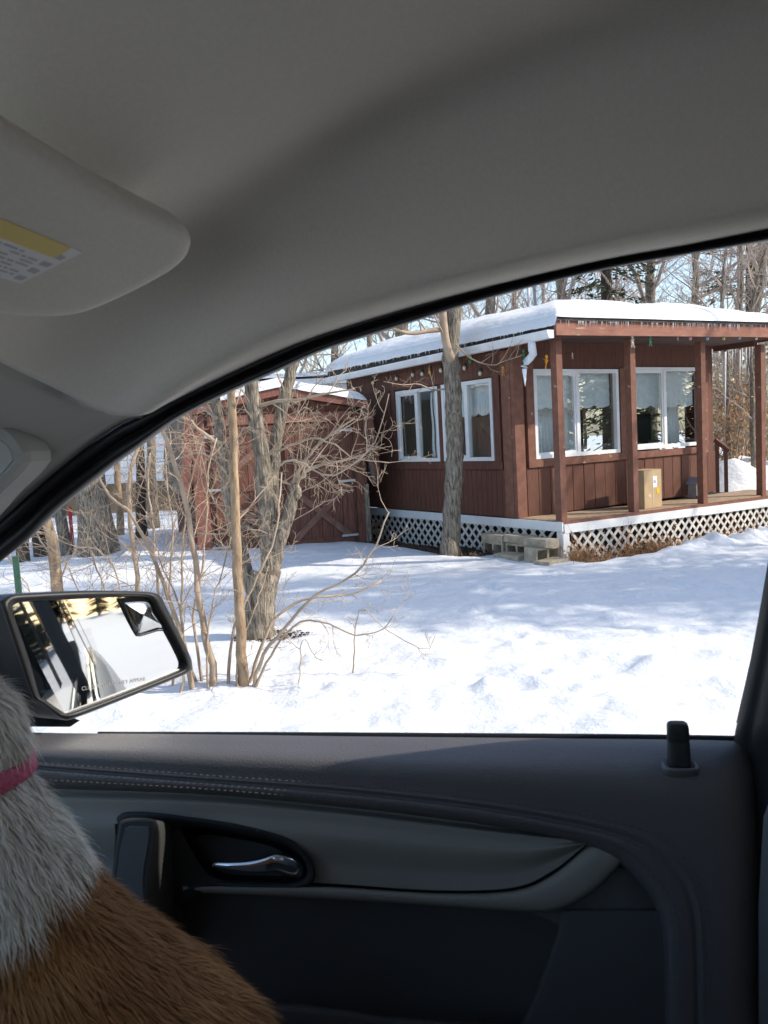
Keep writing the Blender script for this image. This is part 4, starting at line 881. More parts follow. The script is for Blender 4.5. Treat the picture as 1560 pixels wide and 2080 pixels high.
# brown-leaved young oak and brush right of the porch
t = thing('oak_sapling', hit_ground(1478, 960), 'young oak still holding rusty brown leaves, seen beyond the porch between the right posts', 'oak')
rt = random.Random(77); base = ony(1480, 930, 15.0); base.z = gz(base.x, base.y) - 0.1; m = MB(); lv = MB()
for k in range(9):
    pts = bough(m, rt, base + V((rt.gauss(0, .15), rt.gauss(0, .15), 0)), V((rt.gauss(0, .25), rt.gauss(0, .25), 1)), rt.uniform(1.4, 2.4), 0.016, 2, [6, 4], up=0.03)
    for q in range(60):
        c = pts[rt.randint(2, len(pts) - 1)] + V((rt.gauss(0, .22), rt.gauss(0, .22), rt.gauss(0, .2))); s = rt.uniform(0.03, 0.07)
        e1 = V((rt.gauss(0, 1), rt.gauss(0, 1), rt.gauss(0, 1) - .5)).normalized(); e2 = e1.orthogonal().normalized(); lv.add([c - e1 * s, c + e2 * s * 0.5 + e1 * s * .1, c + e1 * s, c - e2 * s * 0.5 + e1 * s * .1], [(0, 1, 2, 3)])
m.build('branches', M_twig, t); lv.build('leaves', M_leaf, t, kind='stuff')
m = MB(); rt = random.Random(78)
for k in range(85):
    p = ony(rt.uniform(1440, 1640), 900, rt.uniform(16.0, 20)); p.z = gz(p.x, p.y) - 0.1
    for j in range(2): bough(m, rt, p, V((rt.gauss(0, .3), rt.gauss(0, .3), 1)), rt.uniform(1.2, 3.2), 0.012, 2, [5, 3], up=0.04, minr=0.003)
m.build('brushwood', M_twig, kind='stuff')
# the far wood that reads as one mass
import numpy as np
def wood_mass(name, seed, n, area, hs, mt, protos, kind='stuff'):
    g = random.Random(seed); VS, FS = [], []; off = 0
    for k in range(n):
        m = protos[g.randrange(len(protos))]; x, y = area(g); s = g.uniform(*hs); a = g.uniform(0, 6.28); ca, sa = math.cos(a), math.sin(a)
        A = m * s; B = np.stack([A[:, 0] * ca - A[:, 1] * sa + x, A[:, 0] * sa + A[:, 1] * ca + y, A[:, 2] + (gz(x, y) if abs(x) < 80 else 0)], 1); VS.append(B)
    return VS
def proto(seed, hgt, r, nb, lv, spread):
    g = random.Random(seed); m = MB(); q = [V((0, 0, -0.3)), V((g.gauss(0, .1), g.gauss(0, .1), hgt * .5)), V((g.gauss(0, .4), g.gauss(0, .4), hgt))]
    t = spline(q, 8); m.tube(t, taper(r, r * .12, 8), 5, cap=False); limb_twigs(m, g, t, nb, hgt * spread, r * .3, 2, lv, t0=0.12, up=0.09, minr=0.006)
    return m
def scatter(name, seed, n, area, hs, mt, ps):
    g = random.Random(seed); me = bpy.data.meshes.new(name); VS, FI, FT = [], [], []; off = 0; lo = 0
    arr = [(np.array(p.v), p.f) for p in ps]; fi = [(np.concatenate([np.array(f) for f in F_]), np.array([len(f) for f in F_])) for _, F_ in arr]
    for k in range(n):
        i = g.randrange(len(ps)); x, y = area(g); s = g.uniform(*hs); a = g.uniform(0, 6.28); ca, sa = math.cos(a), math.sin(a); A = arr[i][0] * s
        VS.append(np.stack([A[:, 0] * ca - A[:, 1] * sa + x, A[:, 0] * sa + A[:, 1] * ca + y, A[:, 2]], 1)); FI.append(fi[i][0] + off); FT.append(fi[i][1]); off += len(A)
    VS = np.concatenate(VS); FI = np.concatenate(FI); FT = np.concatenate(FT)
    me.vertices.add(len(VS)); me.vertices.foreach_set('co', VS.astype(np.float32).ravel()); me.loops.add(len(FI)); me.loops.foreach_set('vertex_index', FI.astype(np.int32))
    me.polygons.add(len(FT)); me.polygons.foreach_set('loop_start', (np.cumsum(FT) - FT).astype(np.int32)); me.update(calc_edges=True); me.materials.append(mt)
    o = bpy.data.objects.new(name, me); COL.objects.link(o); o['kind'] = 'stuff'; return o
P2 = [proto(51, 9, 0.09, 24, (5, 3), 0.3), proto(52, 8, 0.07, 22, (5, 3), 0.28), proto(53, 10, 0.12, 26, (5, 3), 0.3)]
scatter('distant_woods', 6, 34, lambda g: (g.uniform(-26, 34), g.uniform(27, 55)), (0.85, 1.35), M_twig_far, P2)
# the wood east of the yard, which shades the snow and the porch
rt = random.Random(90)
shade = [(9.5, 6.6, 14, 'spruce nearest the yard among the trees on its sunny side'), (11.8, 5.6, 16, 'spruce second from the yard among the trees on its sunny side'), (14.4, 6.4, 18, 'tallest spruce among the trees on the sunny side of the yard'), (17.0, 5.2, 17, 'spruce farthest from the yard among the trees on its sunny side')]
for i, (x, y, h, lb) in enumerate(shade):
    o = conifer(60 + i, h, 2.5, lb, M_needle, 12); o.location = V((x, y, 0))
def conifer_proto(seed, hgt, rad):
    g = random.Random(seed); m = MB(); m.tube([V((0, 0, -0.3)), V((0, 0, hgt))], [rad * 0.08, 0.02], 5)
    for i in range(int(hgt * 34)):
        z = hgt * (0.06 + 0.94 * (i / (hgt * 34))); a = g.uniform(0, 6.28); L = (rad * (1 - z / hgt) ** 0.8 + 0.1) * g.uniform(0.6, 1.1); d = V((math.cos(a), math.sin(a), -0.25)); q = V((-d.y, d.x, 0)) * L * 0.22; b = V((0, 0, z))
        m.add([b, b + d * L * 0.5 + q, b + d * L, b + d * L * 0.5 - q], [(0, 1, 2), (0, 2, 3)])
    return m
P3 = [conifer_proto(71, 11, 2.2), conifer_proto(72, 9, 1.9), conifer_proto(73, 12, 2.4)]
def ring_area(g):
    while True:
        x, y = g.uniform(38, 85), g.uniform(-45, 40); p = V((x, y, 0))
        if abs(p.dot(CR) + 0.5) > 5 or x > 76: return x, y
scatter('evergreen_woods', 12, 190, ring_area, (0.8, 1.3), M_needle, P3)  # out of view, added to keep bright low sky out of reflections
def ring_area2(g):
    while True:
        x, y = g.uniform(-70, 60), g.uniform(-60, -22)
        return x, y
scatter('evergreen_woods', 13, 60, ring_area2, (0.8, 1.2), M_needle, P3)
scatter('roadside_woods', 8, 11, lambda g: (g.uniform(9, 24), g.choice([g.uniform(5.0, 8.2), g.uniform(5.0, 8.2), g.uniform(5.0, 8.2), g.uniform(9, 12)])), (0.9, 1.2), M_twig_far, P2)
# ================================================================== THE CAR
car = thing('parked_car', V((0, 0, 0)), 'silver car seen from its driver seat, with grey headliner and dark passenger door', 'car')
def cw(f, r, z): return CF * f + CR * r + UP * z
def cp(x, y, r): d = ray(x, y); return CAM + d * (r / d.dot(CR))
WN = (CR + UP * 0.25); WC = 1.28                   # the leaning plane of the side window: r + .25 z = 1.28
def wp(x, y, off=0.0): d = ray(x, y); return CAM + d * ((WC - off - CAM.dot(WN)) / d.dot(WN))
def wr(p): return WC - 0.25 * p.z
N_ = 90
S_IN = [(-300, 1370), (-120, 1240), (0, 1141), (54, 1098), (113, 1039), (172, 991), (231, 945), (285, 907), (361, 852), (469, 797), (560, 757), (660, 712), (820, 661), (1000, 605), (1215, 551), (1395, 518), (1560, 490), (1750, 455)]
S_OUT = [(-300, 1290), (-120, 1160), (0, 1053), (54, 1004), (108, 956), (161, 915), (242, 861), (288, 840), (433, 770), (560, 711), (660, 671), (820, 622), (1000, 573), (1215, 523), (1395, 490), (1560, 457), (1750, 418)]
so = spline([wp(x, y, 0.010) for x, y in S_OUT], N_); si = spline([wp(x, y, 0.0) for x, y in S_IN], N_)
inw = -WN.normalized()
rows = []
for t, o in ((-0.18, -0.010), (0.0, 0.002), (0.06, 0.007), (0.16, 0.010), (0.30, 0.010), (0.42, 0.005), (0.47, -0.001), (0.52, 0.001), (0.60, 0.008), (0.74, 0.011), (0.88, 0.009), (0.97, 0.003), (1.0, -0.004), (1.0, -0.012)):
    rows.append([a.lerp(b, t) + inw * (o - 0.010 * (1 - t)) for a, b in zip(so, si)])
m = MB(); m.grid(densify(rows, 3)); m.build('window_seal', M_rubber, car)
# headliner: rows from the window edge up and inwards; each starts on the seam with the pillar trim
HR = [
 ([(325, 826), (433, 775), (560, 717), (660, 678), (820, 629), (1000, 581), (1215, 531), (1395, 498), (1560, 465), (1750, 426)], (0.010, 0.010)),
 ([(318, 832), (420, 771), (550, 709), (655, 668), (818, 619), (1000, 571), (1215, 521), (1395, 487), (1560, 455), (1750, 416)], (0.034, 0.034)),
 ([(295, 842), (392, 775), (532, 697), (645, 650), (812, 601), (1000, 552), (1215, 500), (1395, 466), (1560, 432), (1750, 392)], (0.052, 0.052)),
 ([(255, 846), (352, 768), (508, 681), (632, 625), (800, 575), (1000, 524), (1215, 470), (1395, 434), (1560, 398), (1750, 355)], (0.060, 0.060)),
 ([(200, 834), (310, 720), (460, 625), (600, 555), (780, 488), (1000, 430), (1215, 372), (1395, 330), (1560, 292), (1750, 245)], (0.068, 0.066)),
 ([(110, 788), (240, 660), (420, 555), (590, 465), (780, 375), (1000, 300), (1215, 240), (1395, 195), (1560, 150), (1750, 100)], (0.095, 0.080)),
 ([(0, 736), (140, 600), (350, 470), (560, 350), (760, 240), (1000, 150), (1215, 85), (1395, 35), (1560, -10), (1750, -60)], (0.15, 0.115)),
 ([(-250, 600), (0, 450), (280, 320), (540, 190), (760, 80), (1000, -20), (1215, -90), (1395, -150), (1560, -200), (1750, -250)], (0.29, 0.20))]
base = spline([wp(x, y) for x, y in HR[0][0]], N_)
hrows = []
for pts, (ia, ib) in HR:
    k = len(pts); q = []
    for i, (x, y) in enumerate(pts):
        t = i / (k - 1); w_ = wr(base[int(t * (N_ - 1))]); q.append(cp(x, y, w_ - (ia + (ib - ia) * t)))
    hrows.append(spline(q, N_))
last = hrows[-1]
def rz(p, r): return V((0, 0, 0)) + CF * p.dot(CF) + CR * r + UP * p.z
for r, dz in ((0.35, 0.012), (0.0, 0.016), (-0.3, -0.02), (-0.45, -0.09)):
    zt = max(p.z for p in last[20:])
    hrows.append([CF * p.dot(CF) + CR * min(p.dot(CR) - 0.01, r) + UP * (p.z + (max(p.z, min(zt, 1.92)) - p.z) * 0.6 + dz) for p in last])
m = MB(); m.grid(densify(hrows, 4)); HL = m.build('headliner', M_headliner, car)
md = HL.modifiers.new('thick', 'SOLIDIFY'); md.thickness = 0.012; md.offset = -1
# pillar trim
top = [(326, 824), (312, 834), (285, 842), (240, 838), (190, 822), (100, 776), (0, 729), (-150, 654), (-320, 574)]
bot = [(323, 826), (307, 836), (281, 846), (240, 862), (161, 917), (54, 1006), (0, 1055), (-120, 1162), (-300, 1292)]
rows = []
for t, o in ((0.0, -0.012), (0.05, -0.004), (0.10, 0.006), (0.3, 0.003), (0.55, 0.004), (0.75, 0.010), (0.9, 0.010), (0.97, 0.004), (1.0, -0.006)):
    q = []
    for (x0, y0), (x1, y1), k in zip(top, bot, range(9)):
        a = cp(x0, y0, wr(cp(x0, y0, 0.85)) - (0.004, 0.02, 0.034, 0.043, 0.055, 0.09, 0.138, 0.2, 0.25)[k]); b = wp(x1, y1, 0.012); p = a.lerp(b, t); q.append(p - CR * o * min(1, k / 2.5))
    rows.append(spline(q, 50))
m = MB(); m.grid(densify(rows, 3)); PT = m.build('pillar_trim', M_trim, car)
m = MB(); core = [[cp(x, y + dy, wr(cp(x, y, 0.85)) - (-0.01, 0.0, 0.01, 0.02, 0.03, 0.06, 0.11, 0.17, 0.22)[k]) for k, (x, y) in enumerate(top)] for dy in (-70, -30, 8)]; m.grid(densify(core, 2)); m.build('pillar_light_block', M_paint, car)  # hidden sheet added behind the seam to stop light leaking through
def cprism(name, out, r, depth, mt, parent=car, inset=0.0, rise=0.0, smooth_n=0, tilt=0.0):
    pts = [cp(x, y, r) for x, y in out]
    if smooth_n: pts = spline(pts + [pts[0]], smooth_n + 1)[:-1]
    m = MB(); m.prism(pts, CR * depth, inset, rise); return m.build(name, mt, parent)
g = cprism('pillar_grip', [(-140, 800), (-40, 840), (2, 864), (25, 882), (45, 910), (52, 930), (40, 952), (0, 992), (-140, 1110)], 0.80, 0.05, M_trim, inset=0.012, rise=0.012, smooth_n=40)
cprism('grip_cover', [(-140, 838), (-40, 872), (0, 892), (18, 908), (28, 930), (18, 946), (-20, 985), (-140, 1080)], 0.7985, 0.01, M_trim, g, 0.002, 0.002, 40)
# sun visor
def visor_plane():
    A, B, C = cp(388, 490, 0.66), cp(0, 245, 0.47), cp(170, 635, 0.645); return A, (B - A).cross(C - A).normalized()
VA, VN = visor_plane()
if VN.dot(CAM - VA) < 0: VN = -VN
def vp(x, y, o=0.0): return onplane(x, y, VA + VN * o, VN)
out = [(-420, 20), (-200, 133), (0, 250), (120, 322), (250, 397), (345, 447), (376, 466), (390, 488), (384, 512), (362, 536), (330, 558), (250, 600), (180, 630), (130, 641), (60, 643), (0, 637), (-200, 615), (-420, 580)]
pts = spline([vp(x, y) for x, y in out], 90)
cen = sum(pts, V()) / len(pts); m = MB(); rings = []
for ins, d in ((0.016, 0.0052), (0.009, 0.0047), (0.004, 0.0030), (0.001, -0.001), (0.0, -0.007), (0.003, -0.016), (0.010, -0.020)):
    rings.append([p + (cen - p).normalized() * ins + VN * d for p in pts])
m.grid([r + [r[0]] for r in rings])
m.add(rings[0], [tuple(range(len(pts)))], True); m.add(rings[-1], [tuple(range(len(pts)))[::-1]], True)
vis = m.build('sun_visor', M_visor, car)
off = 0.0058
def vq(mb, quad, o=off, th=0.0006): mb.prism([vp(x, y, o) for x, y in quad], VN * -th)
T_, B_ = V((167, 513, 0)), V((42, 576, 0)); e = V((-145, -59.5, 0)) * 1.5          # label corner, across and along
def lab(a, b): p = T_ + (B_ - T_) * a + V((-148, -61, 0)) * b * 1.0; q = B_ + V((-130, -38, 0)) * b; p2 = (T_ + V((-148, -61, 0)) * b).lerp(q, a); return (p2.x, p2.y)
m = MB(); vq(m, [lab(0, 0), lab(1, 0), lab(1, 2.2), lab(0, 2.2)]); lb = m.build('warning_label', M_paper, vis)
m = MB(); vq(m, [lab(0.0, 0.15), lab(0.30, 0.13), lab(0.30, 2.18), lab(0.0, 2.18)], off + 0.0004); m.build('yellow_band', M_yellow, lb)
m = MB(); rl = random.Random(2)
for k in range(7):
    a = 0.37 + 0.08 * k; b = 0.24
    while b < 2.0:
        w_ = rl.uniform(0.05, 0.22)
        if rl.random() < 0.85: vq(m, [lab(a, b), lab(a + 0.028, b), lab(a + 0.028, b + w_), lab(a, b + w_)], off + 0.0004)
        b += w_ + 0.04
for a in (0.2, 0.42, 0.62, 0.84): vq(m, [lab(a, 0.05), lab(a + 0.10, 0.05), lab(a + 0.10, 0.17), lab(a, 0.17)], off + 0.0003)
m.build('fine_print', M_ink, lb)
# outer shell: roof skin, pillars, far side
def loftf(name, secs, mt, parent=car, k=4):
    m = MB(); m.grid(densify(secs, k)); return m.build(name, mt, parent)
loftf('roof_panel', [[cw(f, r, z) for f in (0.62, 0.35, 0.0, -0.5, -1.2, -1.9, -2.3)] for r, z in ((0.90, 1.70), (0.87, 1.82), (0.70, 1.95), (0.2, 2.0), (-0.2, 1.96), (-0.42, 1.84), (-0.50, 1.70))], M_paint)
loftf('headliner', [[cw(f, r, z) for f in (-0.30, -0.8, -1.5, -2.2)] for r, z in ((0.86, 1.66), (0.82, 1.76), (0.6, 1.88), (0.1, 1.92), (-0.3, 1.84), (-0.45, 1.66))], M_headliner)
# driver's side and rear, plain but whole
loftf('far_side', [[cw(f, r, z) for f in (1.2, 0.4, -0.4, -1.3, -2.3)] for r, z in ((-0.62, 0.25), (-0.66, 0.7), (-0.64, 1.1))], M_cabin)
loftf('far_window', [[cw(f, r, z) for f in (0.2, -0.6, -1.3, -2.3)] for r, z in ((-0.63, 1.1), (-0.58, 1.4), (-0.5, 1.70))], M_tint)  # unseen pane, tinted dark to hold light back from the headliner
loftf('far_window', [[cw(f, r, z) for f in (1.0, 0.6, 0.4, 0.2)] for r, z in ((-0.63, 1.1), (-0.58, 1.4), (-0.5, 1.70))], M_far)
loftf('tailgate_window', [[cw(-2.35 + 0.25 * (z - 1.12) / 0.6, r, z) for r in (-0.58, 0.2, 0.95)] for z in (1.12, 1.4, 1.72)], M_tint)
for f in (-0.42, -1.35, -2.25):
    m = MB(); m.tube([cw(f, -0.63, 1.08), cw(f - 0.05, -0.50, 1.70)], 0.06, 6); m.build('pillar', M_lower, car)
m = MB(); m.tube([cw(1.25, -0.64, 1.08), cw(0.62, -0.5, 1.66)], 0.05, 6); m.build('pillar', M_lower, car)
loftf('tailgate', [[cw(-2.35, r, z) for r in (-0.6, 0.2, 1.0)] for z in (0.3, 0.8, 1.12)], M_cabin)
loftf('floor', [[cw(f, r, 0.32) for f in (1.3, 0, -1.2, -2.35)] for r in (-0.62, 0.2, 1.05)], M_cabin)
loftf('windshield', [[cw(f, r, z) for r in (-0.5, 0.2, 0.86)] for f, z in ((1.32, 1.10), (0.98, 1.36), (0.64, 1.63))], M_clear)
loftf('dashboard', [[cw(f, r, z) for r in (-0.62, 0.2, 0.98)] for f, z in ((1.40, 1.06), (1.1, 1.06), (0.86, 1.02), (0.80, 0.95), (0.86, 0.7), (0.95, 0.4))], M_cabin)
loftf('hood', [[cw(f, r, z - 0.06 * abs(r - 0.2) ** 2) for r in (-0.72, -0.4, 0.2, 0.8, 1.12)] for f, z in ((1.42, 1.06), (1.8, 1.08), (2.2, 1.02), (2.45, 0.9), (2.5, 0.6))], M_paint)
# belt, glass
def brow(y0, off): return y0
BELT = [(-300, 1474), (0, 1482), (75, 1490), (240, 1491), (395, 1492), (700, 1495), (1100, 1499), (1490, 1504)]
gl = [wp(x, y, -0.012) for x, y in S_IN[1:]]; gs = spline(gl, 60)
low = [wp(-300 + 34 * i, 1520, -0.012) for i in range(60)]
hi = list(gs)
rowsg = []
for i in range(60):
    p = low[i]; f = p.dot(CF)
    q = min(hi, key=lambda v: abs(v.dot(CF) - f)); rowsg.append((p, q if q.z > p.z else p + UP * 0.02))
m = MB(); m.grid([[a for a, b in rowsg], [a.lerp(b, 0.5) for a, b in rowsg], [b for a, b in rowsg]]); m.build('window_glass', M_clear, car)
m = MB(); m.tube(spline([cp(x, y - 2, 1.012) for x, y in ((200, 1494), (560, 1495), (900, 1497), (1300, 1500), (1540, 1504))], 30), 0.0045, 6); m.build('belt_seal', M_rubber, car)
# ---- door panel
NP = 110
U = [
 ([(-300, 1470), (0, 1480), (75, 1488), (395, 1491), (700, 1495), (1100, 1499), (1490, 1504), (1528, 1516), (1552, 1600), (1560, 1800), (1560, 2250)], 1.012),
 ([(-300, 1474), (0, 1484), (75, 1490), (395, 1493), (700, 1498), (1100, 1502), (1480, 1508), (1520, 1524), (1540, 1610), (1548, 1800), (1548, 2250)], 0.992),
 ([(-300, 1482), (0, 1496), (75, 1503), (395, 1507), (700, 1515), (1100, 1522), (1440, 1532), (1500, 1550), (1524, 1630), (1530, 1820), (1530, 2250)], 0.966),
 ([(-300, 1498), (0, 1516), (75, 1524), (395, 1536), (700, 1550), (1100, 1572), (1390, 1600), (1470, 1650), (1492, 1720), (1498, 1850), (1498, 2250)], 0.932),
 ([(-300, 1512), (0, 1540), (75, 1548), (395, 1572), (700, 1594), (1000, 1626), (1290, 1680), (1390, 1745), (1430, 1820), (1440, 1950), (1442, 2250)], 0.928),
 ([(-300, 1517), (0, 1545), (75, 1554), (395, 1579), (700, 1602), (1000, 1636), (1275, 1690), (1375, 1755), (1416, 1830), (1426, 1960), (1428, 2250)], 0.9265),
 ([(-300, 1521), (0, 1549), (75, 1559), (395, 1585), (700, 1609), (1000, 1644), (1262, 1698), (1363, 1764), (1405, 1838), (1415, 1965), (1417, 2250)], 0.9295),
 ([(-300, 1526), (0, 1554), (75, 1565), (395, 1590), (700, 1615), (1000, 1651), (1254, 1705), (1352, 1772), (1394, 1845), (1404, 1970), (1406, 2250)], 0.9255),
 ([(-300, 1545), (0, 1572), (75, 1582), (395, 1600), (700, 1626), (1000, 1664), (1235, 1712), (1330, 1782), (1372, 1856), (1380, 1980), (1380, 2250)], 0.9255),
 ([(-300, 1562), (0, 1588), (100, 1597), (400, 1608), (700, 1635), (1000, 1673), (1215, 1720), (1310, 1790), (1350, 1866), (1358, 1990), (1358, 2250)], 0.932),
 ([(-300, 1570), (0, 1594), (100, 1602), (400, 1613), (700, 1640), (1000, 1678), (1205, 1726), (1300, 1796), (1340, 1872), (1348, 1995), (1348, 2250)], 0.962)]
urows = [spline([cp(x, y, r) for x, y in pts], NP) for pts, r in U]
m = MB(); m.grid(densify(urows, 4)); pad = m.build('door_panel', M_pad, car)
m = MB()
for row, o in ((4, 0.0012), (8, 0.0012)):
    pts = spline([p for p in urows[row]], 330)
    for i in range(8, 300, 2): 
        if row == 4 or row == 8: m.tube([pts[i] - CR * o, pts[i].lerp(pts[i + 1], 0.5) - CR * (o + 0.0008), pts[i + 1] - CR * o], 0.0007, 3, cap=False)
m.build('stitching', M_thread, pad, kind='stuff')
# backing behind everything
m = MB(); m.grid([[cp(x, y, 0.985) for x in (-400, 300, 900, 1560)] for y in (1560, 1800, 2100, 2500)]); m.build('lower_panel', M_lower, pad)
# insert panel with a hole where the handle bowl sits
BEZ = [(232, 1672), (238, 1655), (262, 1648), (330, 1652), (470, 1671), (555, 1690), (598, 1710), (628, 1742), (641, 1772), (636, 1792), (604, 1802), (500, 1802), (385, 1797), (360, 1830), (300, 1860), (232, 1850)]
def inside(x, y, poly):
    c = False; n = len(poly)
    for i in range(n):
        (x0, y0), (x1, y1) = poly[i], poly[i - 1]
        if (y0 > y) != (y1 > y) and x < (x1 - x0) * (y - y0) / (y1 - y0) + x0: c = not c
    return c
bc_ = (440, 1745); BH = [(bc_[0] + (x - bc_[0]) * 0.985, bc_[1] + (y - bc_[1]) * 0.97) for x, y in BEZ]
Itop = [(-300, 1575), (0, 1594), (100, 1601), (400, 1611), (700, 1639), (1000, 1677), (1150, 1700), (1194, 1712)]
Ibot = [(-300, 1840), (0, 1815), (100, 1805), (400, 1790), (640, 1793), (880, 1808), (1040, 1803), (1120, 1770), (1190, 1716)]
NX, NYR = 300, 60
def pxs(pts, n): q = spline([V((x, y, 0)) for x, y in pts], n); return [(p.x, p.y) for p in q]
it, ib = pxs(Itop, NX), pxs(Ibot, NX); rows = []; gp_ = []
for j in range(NYR):
    t = j / (NYR - 1); r = 0.962 - 0.016 * sstep(0, 0.12, t) - 0.006 * sstep(0.2, 0.4, t) + 0.012 * sstep(0.4, 0.8, t)
    pr = [(a[0] + (b_[0] - a[0]) * t, a[1] + (b_[1] - a[1]) * t) for a, b_ in zip(it, ib)]; gp_.append(pr); rows.append([cp(x, y, r) for x, y in pr])
def skip(i, j): a, b_ = gp_[i][j], gp_[i + 1][j + 1]; return inside((a[0] + b_[0]) / 2, (a[1] + b_[1]) / 2, BH)
m = MB(); m.grid(rows, True, skip); m.build('door_insert', M_insert, pad)
# lower lip of the insert
Ltop = [(370, 1797), (640, 1799), (880, 1813), (1042, 1808), (1124, 1774), (1200, 1712), (1225, 1716), (1250, 1722)]
Lbot = [(372, 1812), (640, 1825), (880, 1840), (1060, 1852), (1130, 1850), (1195, 1820), (1245, 1775), (1270, 1742)]
lt, lbm = pxs(Ltop, 80), pxs(Lbot, 80); rows = []
for t, r in ((0.0, 0.964), (0.04, 0.952), (0.15, 0.943), (0.45, 0.940), (0.8, 0.942), (0.95, 0.949), (1.0, 0.975)):
    rows.append([cp(a[0] + (b_[0] - a[0]) * t, a[1] + (b_[1] - a[1]) * t, r) for a, b_ in zip(lt, lbm)])
m = MB(); m.grid(densify(rows, 3)); m.build('insert_lip', M_insert, pad)
# handle bezel and bowl
bz = pxs(BEZ + [BEZ[0]], 81)[:-1]; cx0 = 440; cy0 = 1735
BOWL = [(366, 1683), (400, 1680), (470, 1690), (540, 1704), (590, 1722), (618, 1752), (622, 1776), (600, 1790), (520, 1790), (440, 1784), (410, 1760), (385, 1720)]
bo = pxs(BOWL + [BOWL[0]], 81)[:-1]
k0 = min(range(80), key=lambda i: math.atan2(bo[i][1] - cy0, bo[i][0] - 490) ** 2 if bo[i][0] > 490 else 99); k1 = min(range(80), key=lambda i: math.atan2(bz[i][1] - cy0, bz[i][0] - 440) ** 2 if bz[i][0] > 440 else 99)
bo = bo[k0:] + bo[:k0]; bz = bz[k1:] + bz[:k1]
def ring(pp, r): q = [cp(x, y, r) for x, y in pp]; return q + [q[0]]
def mixp(a, b_, t): return [(p[0] + (q[0] - p[0]) * t, p[1] + (q[1] - p[1]) * t) for p, q in zip(a, b_)]
m = MB(); m.grid([ring(bz, 0.965), ring(mixp(bz, bo, 0.02), 0.942), ring(mixp(bz, bo, 0.12), 0.939), ring(mixp(bz, bo, 0.6), 0.944), ring(mixp(bz, bo, 0.95), 0.949), ring(bo, 0.953)]); bez = m.build('handle_bezel', M_bezel, pad)
cb = (500, 1742); m = MB(); sh = lambda s: [(cb[0] + (x - cb[0]) * s, cb[1] + (y - cb[1]) * s) for x, y in bo]
m.grid([ring(bo, 0.953), ring(sh(0.97), 0.965), ring(sh(0.9), 0.982), ring(sh(0.5), 0.99), ring(sh(0.01), 0.99)]); m.build('handle_bowl', M_bowl, pad)
# chrome release lever
hp = [(430, 1757, 0.936, 5), (436, 1756, 0.934, 6.5), (470, 1759, 0.932, 8), (505, 1760, 0.932, 9), (535, 1757, 0.933, 11), (558, 1752, 0.935, 15), (580, 1756, 0.94, 20), (604, 1764, 0.948, 22), (618, 1770, 0.958, 18)]
q = spline([V((x, y, r * 1000)) for x, y, r, h in hp], 30); hh = spline([V((i, h, 0)) for i, (_, _, _, h) in enumerate(hp)], 30); rows = []
for s in range(13):
    a = 2 * math.pi * s / 12; row = []
    for p, h in zip(q, hh): 
        hv = math.copysign(abs(math.sin(a)) ** 0.7, math.sin(a)); row.append(cp(p.x, p.y + h.y * hv, p.z / 1000 - 0.007 * math.cos(a)))
    rows.append(row)
m = MB(); m.grid(rows); m.add([r[0] for r in rows[:-1]], [tuple(range(12))]); m.add([r[-1] for r in rows[:-1]], [tuple(range(12))]); m.build('door_handle', M_chrome, pad)
# pull grip
fo = [(243, 1669), (262, 1662), (308, 1663), (317, 1672), (318, 1700), (308, 1760), (300, 1830), (302, 1900), (225, 1900), (226, 1800), (234, 1730)]
ff = pxs(fo + [fo[0]], 61)[:-1]
bk = [(x + (34 if x > 280 else 2) + max(0, (y - 1690)) * (0.22 if x > 280 else 0), y + 8) for x, y in ff]
m = MB(); fc_ = (270, 1770); shf = lambda pp, s: [(fc_[0] + (x - fc_[0]) * s, fc_[1] + (y - fc_[1]) * (1 - (1 - s) * 0.4)) for x, y in pp]
m.grid([ring(shf(ff, 0.86), 0.882), ring(shf(ff, 0.95), 0.883), ring(ff, 0.887), ring(mixp(ff, bk, 0.5), 0.92), ring(bk, 0.956)]); m.add([cp(x, y, 0.882) for x, y in shf(ff, 0.86)], [tuple(range(60))]); gr = m.build('pull_grip', mat('grip_plastic', (0.06, 0.062, 0.062), 0.7), pad)
inl = [(254, 1684), (258, 1679), (298, 1680), (303, 1686), (300, 1720), (291, 1775), (286, 1880), (234, 1880), (240, 1750)]
il = pxs(inl + [inl[0]], 41)[:-1]; m = MB(); m.prism([cp(x, y, 0.8805) for x, y in il], CR * 0.002, 0.0012, 0.0006); m.build('grip_inlay', mat('grip_inlay', (0.12, 0.13, 0.135), 0.6), gr)
# lower right panel with the pocket edge
Pl = [(1140, 1850), (1128, 1900), (1110, 1955), (1090, 2010), (1065, 2065), (1020, 2150), (960, 2250)]
Pr = [(1345, 1850), (1352, 1900), (1356, 1955), (1357, 2010), (1357, 2065), (1357, 2150), (1357, 2250)]
rows = []
for t, r in ((0.0, 0.975), (0.015, 0.962), (0.05, 0.957), (0.3, 0.953), (0.7, 0.953), (1.0, 0.956)): rows.append([cp(a[0] + (b_[0] - a[0]) * t, a[1] + (b_[1] - a[1]) * t, r) for a, b_ in zip(Pl, Pr)])
rows.insert(0, [cp(x, y, 0.984) for x, y in Pl])
m = MB(); m.grid(densify(rows, 3)); m.build('lower_trim', M_lower2, pad)
top_ = [(1060, 1845), (1130, 1850), (1200, 1820), (1250, 1778), (1290, 1790), (1345, 1860)]
m = MB(); m.grid([[cp(x, y - 18, 0.972) for x, y in top_], [cp(x, y, 0.966) for x, y in top_], [cp(1140 + 36 * i, 1880, 0.958) for i in range(6)]]); m.build('lower_trim', M_lower2, pad)
